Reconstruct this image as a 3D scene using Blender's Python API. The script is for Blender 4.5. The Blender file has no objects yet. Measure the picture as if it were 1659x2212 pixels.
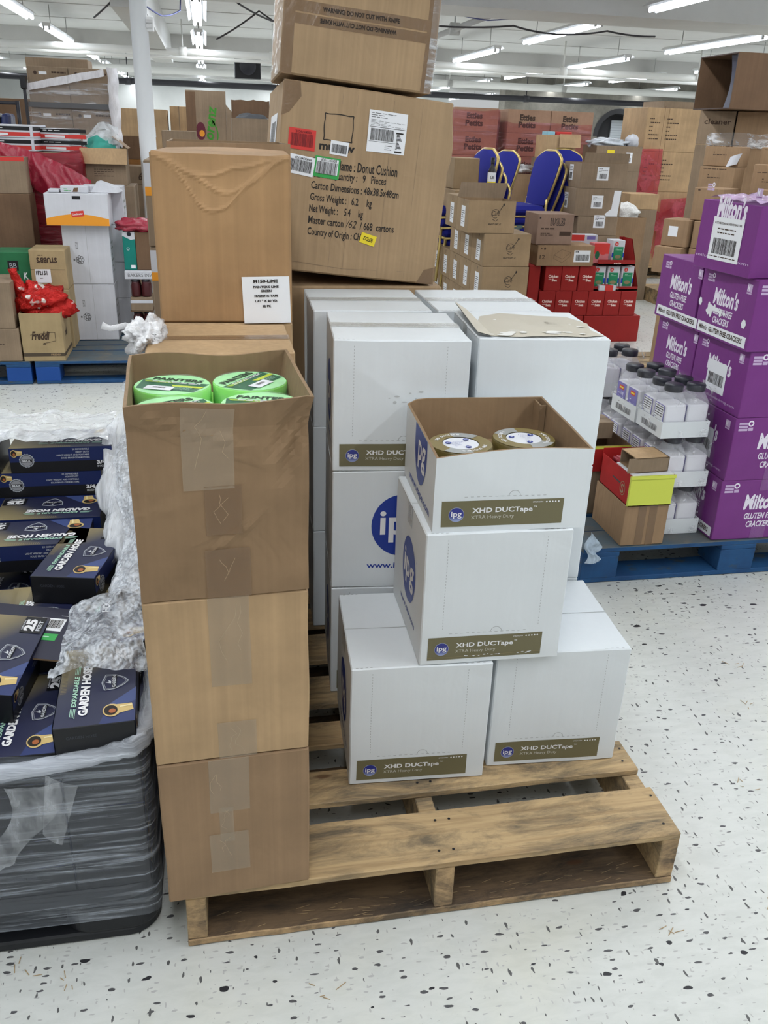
import bpy, math, random
from mathutils import Vector, Matrix, noise, Euler
random.seed(7)
D = bpy.data; S = bpy.context.scene; C = S.collection
PI = math.pi
# ---------------------------------------------------------------- camera, world, exposure
cam = D.cameras.new('camera'); camo = D.objects.new('camera', cam); C.objects.link(camo)
cam.sensor_fit = 'HORIZONTAL'; cam.sensor_width = 36.0; cam.lens = 36.0 * 1855.4 / 1659.0
cam.clip_start = .05; cam.clip_end = 200
RR = ((0.98206, -0.18565, 0.03301), (-0.04549, -0.40317, -0.91399), (0.18299, 0.89610, -0.40438))
CP = (0.1055, -1.2247, 1.4609)
camo.matrix_world = Matrix(((RR[0][0], -RR[1][0], -RR[2][0], CP[0]), (RR[0][1], -RR[1][1], -RR[2][1], CP[1]), (RR[0][2], -RR[1][2], -RR[2][2], CP[2]), (0, 0, 0, 1)))
S.camera = camo
W = D.worlds.new('world'); S.world = W; W.use_nodes = True
W.node_tree.nodes['Background'].inputs[0].default_value = (.95, .985, 1.0, 1); W.node_tree.nodes['Background'].inputs[1].default_value = .52  # pale world light, added as frontal fill through the open side behind camera
S.view_settings.view_transform = 'Standard'; S.view_settings.look = 'None'; S.view_settings.gamma = 1.0
S.view_settings.exposure = 0.0; S.view_settings.use_curve_mapping = False
S.render.film_transparent = False
try:
    S.cycles.use_denoising = True; S.cycles.max_bounces = 7; S.cycles.transparent_max_bounces = 12
    S.cycles.use_light_tree = True; S.cycles.sample_clamp_indirect = 4
except Exception: pass
LAMP_W = 12.0
# ---------------------------------------------------------------- materials
def lin(c):
    return tuple((v / 12.92 if v <= .04045 else ((v + .055) / 1.055) ** 2.4) for v in [x / 255 for x in c]) + (1,)
class NT:
    def __init__(s, name):
        s.m = D.materials.new(name); s.m.use_nodes = True; s.t = s.m.node_tree; s.n = s.t.nodes; s.b = s.n['Principled BSDF']; s.out = s.n['Material Output']
    def new(s, t, **k):
        n = s.n.new(t)
        for a, v in k.items():
            if a[0] == 'i' and a[1:].isdigit(): n.inputs[int(a[1:])].default_value = v
            else: setattr(n, a, v)
        return n
    def link(s, a, b): s.t.links.new(a, b)
    def coord(s, scale=(1, 1, 1), rot=(0, 0, 0), kind='Object'):
        tc = s.new('ShaderNodeTexCoord'); mp = s.new('ShaderNodeMapping'); s.link(tc.outputs[kind], mp.inputs[0])
        mp.inputs['Scale'].default_value = scale; mp.inputs['Rotation'].default_value = rot
        return mp.outputs[0]
    def noise(s, co, scale, detail=4, rough=.55, dist=0):
        n = s.new('ShaderNodeTexNoise'); s.link(co, n.inputs['Vector']); n.inputs['Scale'].default_value = scale
        n.inputs['Detail'].default_value = detail; n.inputs['Roughness'].default_value = rough; n.inputs['Distortion'].default_value = dist
        return n.outputs['Fac']
    def ramp(s, fac, stops):
        r = s.new('ShaderNodeValToRGB'); s.link(fac, r.inputs[0]); e = r.color_ramp.elements
        while len(e) < len(stops): e.new(.5)
        for i, (p, c) in enumerate(stops):
            e[i].position = p; e[i].color = c if len(c) == 4 else tuple(c) + (1,)
        return r.outputs[0]
    def mix(s, fac, a, b, mode='MIX'):
        m = s.new('ShaderNodeMix', data_type='RGBA', blend_type=mode)
        for k, v in ((0, fac), (6, a), (7, b)):
            if hasattr(v, 'links'): s.link(v, m.inputs[k])
            else: m.inputs[k].default_value = v
        return m.outputs[2]
    def bump(s, h, dist=.001, strength=.5):
        b = s.new('ShaderNodeBump'); s.link(h, b.inputs['Height']); b.inputs['Distance'].default_value = dist; b.inputs['Strength'].default_value = strength
        s.link(b.outputs[0], s.b.inputs['Normal']); return b.outputs[0]
MC = {}
def flat(name, rgb, rough=.6, metal=0, spec=.4, emit=0):
    if name in MC: return MC[name]
    n = NT(name); n.b.inputs['Base Color'].default_value = lin(rgb); n.b.inputs['Roughness'].default_value = rough
    n.b.inputs['Metallic'].default_value = metal; n.b.inputs['Specular IOR Level'].default_value = spec
    if emit:
        n.b.inputs['Emission Color'].default_value = lin(rgb); n.b.inputs['Emission Strength'].default_value = emit
    MC[name] = n.m; return n.m
def board(name, rgb, var=.10, streak=.06, rough=.72, bmp=.35, crease=.0):
    """corrugated board: faint flute lines, mottled tone, a few soft creases"""
    if name in MC: return MC[name]
    n = NT(name); co = n.coord(); c = lin(rgb)
    dk = tuple(v * (1 - 2.2 * var) for v in c[:3]) + (1,); lt = tuple(min(1, v * (1 + var)) for v in c[:3]) + (1,)
    a = n.noise(co, 5.0, 5, .6); base = n.ramp(a, [(.3, dk), (.7, lt)])
    st = n.noise(n.coord((90, 90, 1.2)), 1.0, 2, .5)
    st2 = n.mix(1.0, base, n.ramp(st, [(.3, (1 - streak * 2,) * 3), (.7, (1,) * 3)]), 'MULTIPLY')
    n.link(st2, n.b.inputs['Base Color']); n.b.inputs['Roughness'].default_value = rough; n.b.inputs['Specular IOR Level'].default_value = .3
    big = n.noise(co, 9.0, 3, .5, .6)
    ad = n.new('ShaderNodeMath', operation='ADD'); n.link(big, ad.inputs[0])
    mu = n.new('ShaderNodeMath', operation='MULTIPLY', i1=.06); n.link(st, mu.inputs[0]); n.link(mu.outputs[0], ad.inputs[1])
    n.bump(ad.outputs[0], .012, bmp); MC[name] = n.m; return n.m
def wood(name, c1, c2, c3, sc=(3, 60, 60), stain=.5, paint=None):
    if name in MC: return MC[name]
    n = NT(name); g = n.noise(n.coord(sc), 1.0, 6, .6, .4)
    base = n.ramp(g, [(.25, lin(c2)), (.55, lin(c1)), (.8, lin(c1))])
    s1 = n.noise(n.coord((4, 13, 13)), 1.0, 10, .75, .6); k = n.ramp(s1, [(.44, (0, 0, 0)), (.62, (stain,) * 3)])
    base = n.mix(k, base, lin(c3))
    kn = n.new('ShaderNodeTexVoronoi'); n.link(n.coord((3.2, 9, 3.2)), kn.inputs['Vector']); kn.inputs['Scale'].default_value = 1.3
    kf = n.ramp(kn.outputs['Distance'], [(.05, (.8,) * 3), (.10, (0, 0, 0))]); base = n.mix(kf, base, lin((96, 62, 38)))
    if paint:
        pm = n.ramp(n.noise(n.coord((4, 10, 10)), 1.6, 8, .7), [(.36, (0,) * 3), (.44, (1,) * 3)])
        pc = n.ramp(n.noise(n.coord(), 9, 4), [(.3, lin(paint[0])), (.7, lin(paint[1]))]); base = n.mix(pm, base, pc)
    n.link(base, n.b.inputs['Base Color']); n.b.inputs['Roughness'].default_value = .75; n.bump(g, .003, .4)
    MC[name] = n.m; return n.m
def film(name, rgb=(235, 240, 245), clear=.6, sc=(2, 2, 26), rough=.12, bd=.01, lo=.45, hi=.7, white=.5, tr=None):
    """stretch film: clear where flat, milky and glossy along its folds"""
    if name in MC: return MC[name]
    n = NT(name); co = n.coord(sc); a = n.noise(co, 1.6, 5, .62, .5)
    f = n.ramp(a, [(lo, (1 - clear,) * 3), (hi, (white,) * 3)])
    n.b.inputs['Base Color'].default_value = lin(rgb); n.b.inputs['Roughness'].default_value = rough; n.b.inputs['Specular IOR Level'].default_value = .9
    n.bump(a, bd, .9)
    t = n.new('ShaderNodeBsdfTransparent'); t.inputs[0].default_value = lin(tr) if tr else (1, 1, 1, 1)
    mx = n.new('ShaderNodeMixShader'); n.link(f, mx.inputs[0]); n.link(t.outputs[0], mx.inputs[1]); n.link(n.b.outputs[0], mx.inputs[2])
    n.link(mx.outputs[0], n.out.inputs[0]); MC[name] = n.m; return n.m
KB = board('kraft_board', (158, 129, 99)); KB2 = board('kraft_board_tan', (188, 157, 119)); KB3 = board('kraft_board_grey', (146, 126, 104))
KB4 = board('kraft_board_dark', (116, 90, 68)); KBN = board('kraft_crumpled', (144, 117, 88), streak=.03, bmp=.9); KI = board('kraft_inside', (148, 122, 93))
KP = board('kraft_cushion', (172, 145, 112), var=.06, streak=.07, bmp=.5)
WB = board('white_board', (222, 227, 230), var=.015, streak=.005, bmp=.25, rough=.5)
PB = board('purple_board', (122, 56, 130), var=.05, streak=.01, rough=.42, bmp=.2)
RB = board('red_board', (152, 36, 34), var=.05, streak=.02, rough=.45, bmp=.1)
EB = board('grey_white_board', (205, 206, 212), var=.04, streak=.02, bmp=.15)
INK = flat('black_ink', (34, 28, 24), .6); INKB = flat('brown_ink', (66, 48, 36), .7); WHT = flat('white_print', (236, 236, 238), .5)
SEAM = flat('seam_shadow_gap', (60, 50, 42), .9); GSEAM = flat('grey_cut_line', (150, 152, 150), .8); LBL = flat('label_paper', (232, 234, 238), .45)
OLV = flat('olive_print', (112, 106, 78), .45); BLU = flat('blue_print', (28, 56, 150), .4); NAVY = flat('navy_print', (36, 44, 84), .35); NAVD = flat('navy_dark', (24, 26, 38), .4)
BLK = flat('black_print', (20, 20, 24), .4); GOLD = flat('gold_print', (140, 126, 92), .4); MINT = flat('mint_print', (170, 214, 190), .5); SILV = flat('silver_print', (170, 176, 184), .35)
BRASS = flat('brass_print', (214, 186, 122), .35); GRN = flat('green_print', (52, 160, 76), .5); YEL = flat('yellow_print', (236, 214, 48), .5); ORG = flat('orange_print', (228, 150, 40), .5)
REDP = flat('red_print', (205, 56, 50), .5); LIME = flat('lime_tape', (132, 214, 96), .45); DGRN = flat('dark_green_print', (24, 98, 66), .4); MGRN = flat('pale_green_wrap', (176, 240, 176), .3)
def clear_tape(name, rgb, f=.45):
    if name in MC: return MC[name]
    n = NT(name); n.b.inputs['Base Color'].default_value = lin(rgb); n.b.inputs['Roughness'].default_value = .22; n.b.inputs['Specular IOR Level'].default_value = .7
    n.bump(n.noise(n.coord((6, 6, 2)), 5, 4, .6, 1.5), .006, .6)
    t = n.new('ShaderNodeBsdfTransparent'); mx = n.new('ShaderNodeMixShader'); mx.inputs[0].default_value = f
    n.link(t.outputs[0], mx.inputs[1]); n.link(n.b.outputs[0], mx.inputs[2]); n.link(mx.outputs[0], n.out.inputs[0]); MC[name] = n.m; return n.m
TAPE = clear_tape('clear_packing_tape', (182, 164, 140), .42); TAPEB = clear_tape('brown_packing_tape', (134, 106, 78), .7); TAPEW = clear_tape('tape_on_white', (205, 205, 200), .55); TAPEP = clear_tape('tape_on_purple', (150, 92, 160), .6)
# ---------------------------------------------------------------- text
TXT = {}
def glyphs(s, bold=0.0, shear=0.0, res=2):
    k = (s, bold, shear, res)
    if k in TXT: return TXT[k]
    cu = D.curves.new('t', 'FONT'); cu.body = s; cu.resolution_u = res; cu.offset = bold; cu.shear = shear; cu.fill_mode = 'FRONT'
    o = D.objects.new('t', cu); C.objects.link(o); me = o.to_mesh()
    vs = [(v.co.x, v.co.y) for v in me.vertices]; fs = [tuple(p.vertices) for p in me.polygons]
    o.to_mesh_clear(); D.objects.remove(o); D.curves.remove(cu)
    xs = [v[0] for v in vs] or [0]; ys = [v[1] for v in vs] or [0]; x0, x1, y0, y1 = min(xs), max(xs), min(ys), max(ys)
    w = max(x1 - x0, 1e-6); h = max(y1 - y0, 1e-6)
    TXT[k] = ([((x - x0) / w, (y - y0) / h) for x, y in vs], fs, w / h); return TXT[k]
# ---------------------------------------------------------------- frames on faces
class Fr:
    def __init__(s, o, U, V): s.o = Vector(o); s.U = Vector(U).normalized(); s.V = Vector(V).normalized(); s.N = s.U.cross(s.V)
    def pt(s, x, y, l=0): return s.o + s.U * x + s.V * y + s.N * (l * .0005)
    def sub(s, x, y, deg=0):
        a = math.radians(deg); c, q = math.cos(a), math.sin(a); return Fr(s.pt(x, y), s.U * c + s.V * q, s.V * c - s.U * q)
def faces(w, d, h, x=0, y=0, z=0):
    return dict(f=Fr((x, y, z), (1, 0, 0), (0, 0, 1)), l=Fr((x, y + d, z), (0, -1, 0), (0, 0, 1)), r=Fr((x + w, y, z), (0, 1, 0), (0, 0, 1)),
                b=Fr((x + w, y + d, z), (-1, 0, 0), (0, 0, 1)), t=Fr((x, y, z + h), (1, 0, 0), (0, 1, 0)))
# ---------------------------------------------------------------- mesh builder
class MB:
    def __init__(s, warp=None): s.v = []; s.f = []; s.mi = []; s.mats = []; s.sm = []; s.warp = warp
    def m(s, mat):
        if mat not in s.mats: s.mats.append(mat)
        return s.mats.index(mat)
    def add(s, vs, fs, mat, smooth=False):
        o = len(s.v); w = s.warp
        s.v += [tuple(w(Vector(v))) if w else tuple(v) for v in vs]; i = s.m(mat)
        for f in fs: s.f.append(tuple(k + o for k in f)); s.mi.append(i); s.sm.append(smooth)
    def grid(s, fn, nu, nv, mat, smooth=False, closeu=False):
        vs = [fn(i / nu, j / nv) for j in range(nv + 1) for i in range(nu + 1)]
        fs = [(j * (nu + 1) + i, j * (nu + 1) + i + 1, (j + 1) * (nu + 1) + i + 1, (j + 1) * (nu + 1) + i) for j in range(nv) for i in range(nu)]
        s.add(vs, fs, mat, smooth)
    def box(s, x0, x1, y0, y1, z0, z1, mat, c=0, seg=None, mats=None):
        mats = mats or {}; A = (x0, y0, z0); B = (x1, y1, z1); L = [B[i] - A[i] for i in range(3)]
        c = min(c, min(L) * .45); nn = [max(1, int(round(L[i] / seg))) if seg else 1 for i in range(3)]
        def P(ax, side, u, v):      # point on face ax/side with params along the other two axes, inset c
            p = [0, 0, 0]; o = [k for k in range(3) if k != ax]
            p[ax] = B[ax] if side else A[ax]
            p[o[0]] = A[o[0]] + c + (L[o[0]] - 2 * c) * u; p[o[1]] = A[o[1]] + c + (L[o[1]] - 2 * c) * v; return p
        for ax in range(3):
            o = [k for k in range(3) if k != ax]
            for side in (0, 1):
                mt = mats.get(('-', '+')[side] + 'xyz'[ax], mat); flip = (side == 0) != (ax == 1)
                fn = (lambda u, v, ax=ax, side=side: P(ax, side, 1 - u, v)) if flip else (lambda u, v, ax=ax, side=side: P(ax, side, u, v))
                s.grid(fn, nn[o[0]], nn[o[1]], mt)
        if c > 0:
            for ax in range(3):          # edges parallel to ax
                a, b = [k for k in range(3) if k != ax]
                for sa in (0, 1):
                    for sb in (0, 1):
                        def E(u, v, ax=ax, a=a, b=b, sa=sa, sb=sb):
                            p = [0, 0, 0]; p[ax] = A[ax] + c + (L[ax] - 2 * c) * u
                            fa = B[a] if sa else A[a]; fb = B[b] if sb else A[b]; ia = fa + (-c if sa else c); ib = fb + (-c if sb else c)
                            q0 = (fa, ib); q1 = (ia, fb); q = q0 if v < .5 else q1; p[a], p[b] = q; return p
                        s.grid(E, nn[ax], 1, mats.get('edge', mat))
            for sx in (0, 1):
                for sy in (0, 1):
                    for sz in (0, 1):
                        f = (B if sx else A)[0], (B if sy else A)[1], (B if sz else A)[2]; i = (f[0] + (-c if sx else c), f[1] + (-c if sy else c), f[2] + (-c if sz else c))
                        s.add([(f[0], i[1], i[2]), (i[0], f[1], i[2]), (i[0], i[1], f[2])], [(0, 1, 2)], mat)
    def rect(s, fr, x0, y0, x1, y1, mat, lay=1, seg=.03):
        n = (max(1, int(abs(x1 - x0) / seg)), max(1, int(abs(y1 - y0) / seg))) if s.warp else (1, 1)
        s.grid(lambda u, v: fr.pt(x0 + (x1 - x0) * u, y0 + (y1 - y0) * v, lay), n[0], n[1], mat)
    def poly(s, fr, pts, mat, lay=1): s.add([fr.pt(x, y, lay) for x, y in pts], [tuple(range(len(pts)))], mat)
    def ell(s, fr, cx, cy, rx, ry, mat, lay=1, n=28, a0=0, a1=2 * PI):
        pts = [fr.pt(cx, cy, lay)] + [fr.pt(cx + rx * math.cos(a0 + (a1 - a0) * i / n), cy + ry * math.sin(a0 + (a1 - a0) * i / n), lay) for i in range(n + 1)]
        s.add(pts, [(0, i + 1, i + 2) for i in range(n)], mat)
    def ring(s, fr, cx, cy, r0, r1, mat, lay=1, n=28, a0=0, a1=2 * PI, ky=1):
        s.grid(lambda u, v: fr.pt(cx + (r0 + (r1 - r0) * v) * math.cos(a0 + (a1 - a0) * u), cy + ky * (r0 + (r1 - r0) * v) * math.sin(a0 + (a1 - a0) * u), lay), n, 1, mat)
    def path(s, fr, pts, w, mat, lay=1, close=False):
        if close: pts = pts + pts[:1]
        for (xa, ya), (xb, yb) in zip(pts, pts[1:]):
            dx, dy = xb - xa, yb - ya; l = math.hypot(dx, dy) or 1; nx, ny = -dy / l * w / 2, dx / l * w / 2
            s.add([fr.pt(xa + nx, ya + ny, lay), fr.pt(xa - nx, ya - ny, lay), fr.pt(xb - nx, yb - ny, lay), fr.pt(xb + nx, yb + ny, lay)], [(0, 1, 2, 3)], mat)
    def text(s, fr, t, x, y, w, h, mat, lay=2, bold=.01, shear=0, res=2, rot=0):
        if rot: fr = fr.sub(x, y, rot); x = y = 0
        vs, fs, asp = glyphs(t, bold, shear, res)
        if w is None: w = h * asp
        s.add([fr.pt(x + a * w, y + b * h, lay) for a, b in vs], fs, mat); return w
    def bars(s, fr, x0, y0, x1, y1, mat, lay=2, n=26, seed=1):
        r = random.Random(seed); x = x0; st = (x1 - x0) / n
        while x < x1 - st * .3:
            w = st * r.choice((.35, .5, .8)); s.add([fr.pt(x, y0, lay), fr.pt(x + w, y0, lay), fr.pt(x + w, y1, lay), fr.pt(x, y1, lay)], [(0, 1, 2, 3)], mat); x += w + st * r.choice((.3, .45, .6))
    def lines(s, fr, x0, y0, x1, y1, n, mat, lay=2, seed=3, k=.45):
        r = random.Random(seed)
        for i in range(n):
            y = y1 - (y1 - y0) * (i + .5) / n; h = (y1 - y0) / n * k; x = x0
            while x < x1 * .97:
                w = min((x1 - x0) * r.uniform(.06, .2), x1 - x)
                s.add([fr.pt(x, y, lay), fr.pt(x + w, y, lay), fr.pt(x + w, y + h, lay), fr.pt(x, y + h, lay)], [(0, 1, 2, 3)], mat); x += w + (x1 - x0) * .035
                if r.random() < .12: break
    def lathe(s, prof, mat, n=24, c=(0, 0, 0), smooth=True, ax=2):
        def fn(u, v):
            k = v * (len(prof) - 1); i = min(int(k + 1e-6), len(prof) - 1); r, z = prof[i]; a = 2 * PI * u
            p = [r * math.cos(a), r * math.sin(a), z]
            if ax == 0: p = [p[2], p[0], p[1]]
            if ax == 1: p = [p[1], p[2], p[0]]
            return (p[0] + c[0], p[1] + c[1], p[2] + c[2])
        s.grid(fn, n, len(prof) - 1, mat, smooth)
    def tube(s, pts, r, mat, n=8, smooth=True, cap=True):
        pts = [Vector(p) for p in pts]; rings = []; up = None
        for i, p in enumerate(pts):
            d = (pts[min(i + 1, len(pts) - 1)] - pts[max(i - 1, 0)]).normalized()
            if up is None: up = Vector((0, 0, 1)) if abs(d.z) < .9 else Vector((1, 0, 0))
            a = d.cross(up)
            a = a.normalized() if a.length > 1e-6 else Vector((1, 0, 0))
            b = a.cross(d).normalized(); up = b
            rr = r[i] if isinstance(r, (list, tuple)) else r
            rings.append([p + a * rr * math.cos(2 * PI * k / n) + b * rr * math.sin(2 * PI * k / n) for k in range(n)])
        vs = [q for R_ in rings for q in R_]; fs = [(i * n + k, i * n + (k + 1) % n, (i + 1) * n + (k + 1) % n, (i + 1) * n + k) for i in range(len(pts) - 1) for k in range(n)]
        if cap: fs += [tuple(range(n))[::-1], tuple((len(pts) - 1) * n + k for k in range(n))]
        s.add(vs, fs, mat, smooth)
    def build(s, name, parent=None, loc=(0, 0, 0), rot=(0, 0, 0)):
        me = D.meshes.new(name); me.from_pydata(s.v, [], s.f)
        for m in s.mats: me.materials.append(m)
        me.polygons.foreach_set('material_index', s.mi); me.polygons.foreach_set('use_smooth', s.sm); me.update()
        o = D.objects.new(name, me); C.objects.link(o); o.location = loc; o.rotation_euler = rot
        if parent: o.parent = parent
        return o
def tag(o, label, cat, group=None, kind=None):
    if label: o['label'] = label; o['category'] = cat
    if group: o['group'] = group
    if kind: o['kind'] = kind
    return o
def empty(name, label, cat, loc=(0, 0, 0), rz=0, group=None):
    o = D.objects.new(name, None); C.objects.link(o); o.location = loc; o.rotation_euler = rz if isinstance(rz, (tuple, list)) else (0, 0, rz); o.empty_display_size = .05
    return tag(o, label, cat, group)
def struct(o): o['kind'] = 'structure'; return o
def kids(o): return [c for c in D.objects if c.parent == o]
def dup(root, loc, rz=None, label=None, group=None, ks=None):
    r = root.copy(); C.objects.link(r); r.location = loc
    if rz is not None: r.rotation_euler = rz if isinstance(rz, (tuple, list)) else (0, 0, rz)
    if label: r['label'] = label
    if group: r['group'] = group
    def rec(src, dst):
        for ch in KID.get(src.name) or KID.setdefault(src.name, kids(src)):
            c = ch.copy(); C.objects.link(c); c.parent = dst; rec(ch, c)
    rec(root, r); return r
KID = {}
def crumple(amp, sc=6, seed=0, lean=(0, 0), bulge=0, dims=None):
    off = Vector((seed * 7.3, seed * 3.1, seed * 5.7))
    def f(p):
        q = p + noise.noise_vector(p * sc + off) * amp
        q.x += lean[0] * p.z; q.y += lean[1] * p.z
        if bulge and dims:
            u = (p.x / dims[0] - .5) * 2; v = (p.z / dims[2] - .5) * 2; k = bulge * max(0, 1 - u * u) * max(0, 1 - v * v); q.y += -k if p.y < dims[1] / 2 else k
        return q
    return f
def topseam(mb, F, w, d, tape=None, mat=SEAM, along='x'):
    if along == 'x': mb.rect(F['t'], .004, d / 2 - .0012, w - .004, d / 2 + .0012, mat, 1)
    else: mb.rect(F['t'], w / 2 - .0012, .004, w / 2 + .0012, d - .004, mat, 1)
def carton(name, label, cat, loc, w, d, h, mat, rz=0, group=None, draw=None, parts=(), c=.002, seg=None, warp=None, opn=None, inside=None, mats=None, body='carton_body', seam='x'):
    F = faces(w, d, h); mb = MB(warp)
    if opn is None:
        mb.box(0, w, 0, d, 0, h, mat, c, seg, mats)
        if seam: topseam(mb, F, w, d, along=seam)
    else:
        t = .005; im = inside or KI; e = {'edge': mat}
        mb.box(0, w, 0, t, 0, h, mat, 0, seg, {'+y': im, '+z': im}); mb.box(0, w, d - t, d, 0, h, mat, 0, seg, {'-y': im, '+z': im})
        mb.box(0, t, t, d - t, 0, h, mat, 0, seg, {'+x': im, '+z': im}); mb.box(w - t, w, t, d - t, 0, h, mat, 0, seg, {'-x': im, '+z': im})
        mb.box(t, w - t, t, d - t, 0, .005, im, 0, seg)
    if draw: draw(mb, F)
    if not parts:
        o = mb.build(name, None, loc, rz if isinstance(rz, (tuple, list)) else (0, 0, rz)); return tag(o, label, cat, group)
    r = empty(name, label, cat, loc, rz, group); mb.build(body, r)
    for p in parts:
        pm = MB(warp); p[1](pm, F); po = pm.build(p[0], r)
        if len(p) > 2 and p[2]: po['label'] = p[2]
    return r
# ================================================================ THE ROOM
def floor_mat():
    n = NT('speckled_vinyl_tile'); co = n.coord()
    base = n.ramp(n.noise(n.coord((1, 1, 1)), 1.1, 5, .6), [(.3, lin((203, 205, 200))), (.7, lin((218, 220, 216)))])
    mar = n.ramp(n.noise(n.coord((14, 42, 1), (0, 0, .12)), 1.0, 5, .65, .6), [(.42, (1,) * 3), (.62, (.93, .935, .93))]); base = n.mix(1.0, base, mar, 'MULTIPLY')
    tint = n.ramp(n.noise(co, 2.2, 4, .6), [(.52, (1,) * 3), (.72, (.97, .955, .90))]); base = n.mix(1.0, base, tint, 'MULTIPLY')
    def flecks(sc, rot, size, keep, col):
        nonlocal base
        mp = n.coord(sc, (0, 0, rot)); ns = n.new('ShaderNodeTexNoise'); n.link(mp, ns.inputs['Vector']); ns.inputs['Scale'].default_value = 1.7; ns.inputs['Detail'].default_value = 2
        ad = n.new('ShaderNodeVectorMath', operation='MULTIPLY_ADD'); n.link(ns.outputs['Color'], ad.inputs[0]); ad.inputs[1].default_value = (.5, .5, 0); n.link(mp, ad.inputs[2])
        v = n.new('ShaderNodeTexVoronoi', voronoi_dimensions='2D'); n.link(ad.outputs[0], v.inputs['Vector']); v.inputs['Scale'].default_value = 1.0
        sp = n.new('ShaderNodeSeparateColor'); n.link(v.outputs['Color'], sp.inputs[0])
        th = n.new('ShaderNodeMath', operation='LESS_THAN', i1=keep); n.link(sp.outputs[0], th.inputs[0])
        sz = n.new('ShaderNodeMath', operation='MULTIPLY', i1=size); n.link(sp.outputs[1], sz.inputs[0])
        lt = n.new('ShaderNodeMath', operation='LESS_THAN'); n.link(v.outputs['Distance'], lt.inputs[0]); n.link(sz.outputs[0], lt.inputs[1])
        k = n.new('ShaderNodeMath', operation='MULTIPLY'); n.link(th.outputs[0], k.inputs[0]); n.link(lt.outputs[0], k.inputs[1]); base = n.mix(k.outputs[0], base, col)
    flecks((34, 95, 1), .15, .20, .40, lin((182, 182, 180))); flecks((90, 34, 1), .1, .18, .3, lin((186, 186, 183)))
    flecks((24, 60, 1), .05, .20, .30, lin((84, 84, 86))); flecks((64, 25, 1), .3, .19, .22, lin((92, 92, 92))); flecks((13, 22, 1), .6, .14, .22, lin((48, 48, 52)))
    n.link(base, n.b.inputs['Base Color']); n.b.inputs['Roughness'].default_value = .34; n.b.inputs['Specular IOR Level'].default_value = .35
    return n.m
FLM = floor_mat()
def paint(name, rgb, v=.05, rough=.6):
    n = NT(name); c = lin(rgb)[:3]
    n.link(n.ramp(n.noise(n.coord(), 1.5, 6, .65), [(.3, tuple(x * (1 - 2 * v) for x in c)), (.7, c)]), n.b.inputs['Base Color']); n.b.inputs['Roughness'].default_value = rough; return n.m
def box_ob(name, x0, x1, y0, y1, z0, z1, mat, st=True, c=0):
    mb = MB(); mb.box(x0, x1, y0, y1, z0, z1, mat, c); o = mb.build(name)
    return struct(o) if st else o
CEIL = paint('white_painted_ceiling', (222, 222, 220)); BEAMM = paint('painted_beam', (206, 205, 202)); WALLW = paint('white_wall_paint', (214, 216, 214))
box_ob('floor', -12, 32, -6, 34, -.1, 0, FLM)
mb = MB(); mb.box(-12, 32, -6, 34, 2.95, 3.1, CEIL)
for k in range(20): mb.box(-12, 32, -4.0 + k * 1.9, -3.97 + k * 1.9, 2.942, 2.95, BEAMM)
struct(mb.build('ceiling'))
box_ob('wall_back', -12, 8.2, 30, 30.3, 0, 2.95, WALLW)
box_ob('wall_left', -12.2, -12, -6, 34, 0, 2.95, WALLW); box_ob('wall_right', 32, 32.2, -6, 34, 0, 2.95, WALLW)
# stone wall with two arched openings
n = NT('old_stone_wall'); v = n.new('ShaderNodeTexVoronoi', feature='DISTANCE_TO_EDGE'); n.link(n.coord((1.6, 1, 3)), v.inputs['Vector']); v.inputs['Scale'].default_value = 1.5
sb = n.ramp(n.noise(n.coord(), 2.5, 6, .65), [(.3, lin((104, 101, 93))), (.7, lin((142, 138, 128)))])
n.link(n.mix(n.ramp(v.outputs['Distance'], [(.0, (.35,) * 3), (.03, (0,) * 3)]), sb, lin((104, 100, 92))), n.b.inputs['Base Color']); n.b.inputs['Roughness'].default_value = .9; STONE = n.m
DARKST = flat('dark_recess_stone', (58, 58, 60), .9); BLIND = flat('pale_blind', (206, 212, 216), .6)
mb = MB(); YW = 22
def archwall(mb, x0, x1, arches, y, z1):
    xs = x0
    for cx, r, zs in arches:
        mb.box(xs, cx - r, y, y + .5, 0, z1, STONE)
        N = 14; top = []
        for i in range(N):
            a = PI - PI * i / N; b = PI - PI * (i + 1) / N; xa, za = cx + r * math.cos(a), zs + r * math.sin(a); xb, zb = cx + r * math.cos(b), zs + r * math.sin(b)
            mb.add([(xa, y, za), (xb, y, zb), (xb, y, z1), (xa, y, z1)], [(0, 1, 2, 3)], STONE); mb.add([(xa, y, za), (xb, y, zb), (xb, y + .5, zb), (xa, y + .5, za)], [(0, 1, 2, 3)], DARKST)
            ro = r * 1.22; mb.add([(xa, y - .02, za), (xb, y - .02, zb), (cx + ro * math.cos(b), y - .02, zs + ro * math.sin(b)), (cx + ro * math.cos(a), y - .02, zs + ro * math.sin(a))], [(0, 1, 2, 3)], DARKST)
        mb.box(cx - r, cx + r, y, y + .5, 0, 1.0, STONE); xs = cx + r
    mb.box(xs, x1, y, y + .5, 0, z1, STONE)
archwall(mb, 7.6, 32, [(10.75, .55, 1.55), (12.6, .55, 1.55), (14.6, .55, 1.55)], YW, 2.95)
o = struct(mb.build('wall_stone'))
for i, cx in enumerate((10.75, 12.6, 14.6)):
    mb = MB(); mb.box(cx - .56, cx + .56, YW + .35, YW + .4, .95, 2.15, DARKST); mb.box(cx - .05, cx + .5, YW + .30, YW + .34, .95, 1.95, BLIND)
    for k in range(16): mb.box(cx - .05, cx + .5, YW + .29, YW + .30, .98 + k * .06, .99 + k * .06, SILV)
    struct(mb.build('window_%d' % (i + 1)))
box_ob('trim_1', -12, 32, 8.05, 8.85, 2.60, 2.95, BEAMM)
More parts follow.
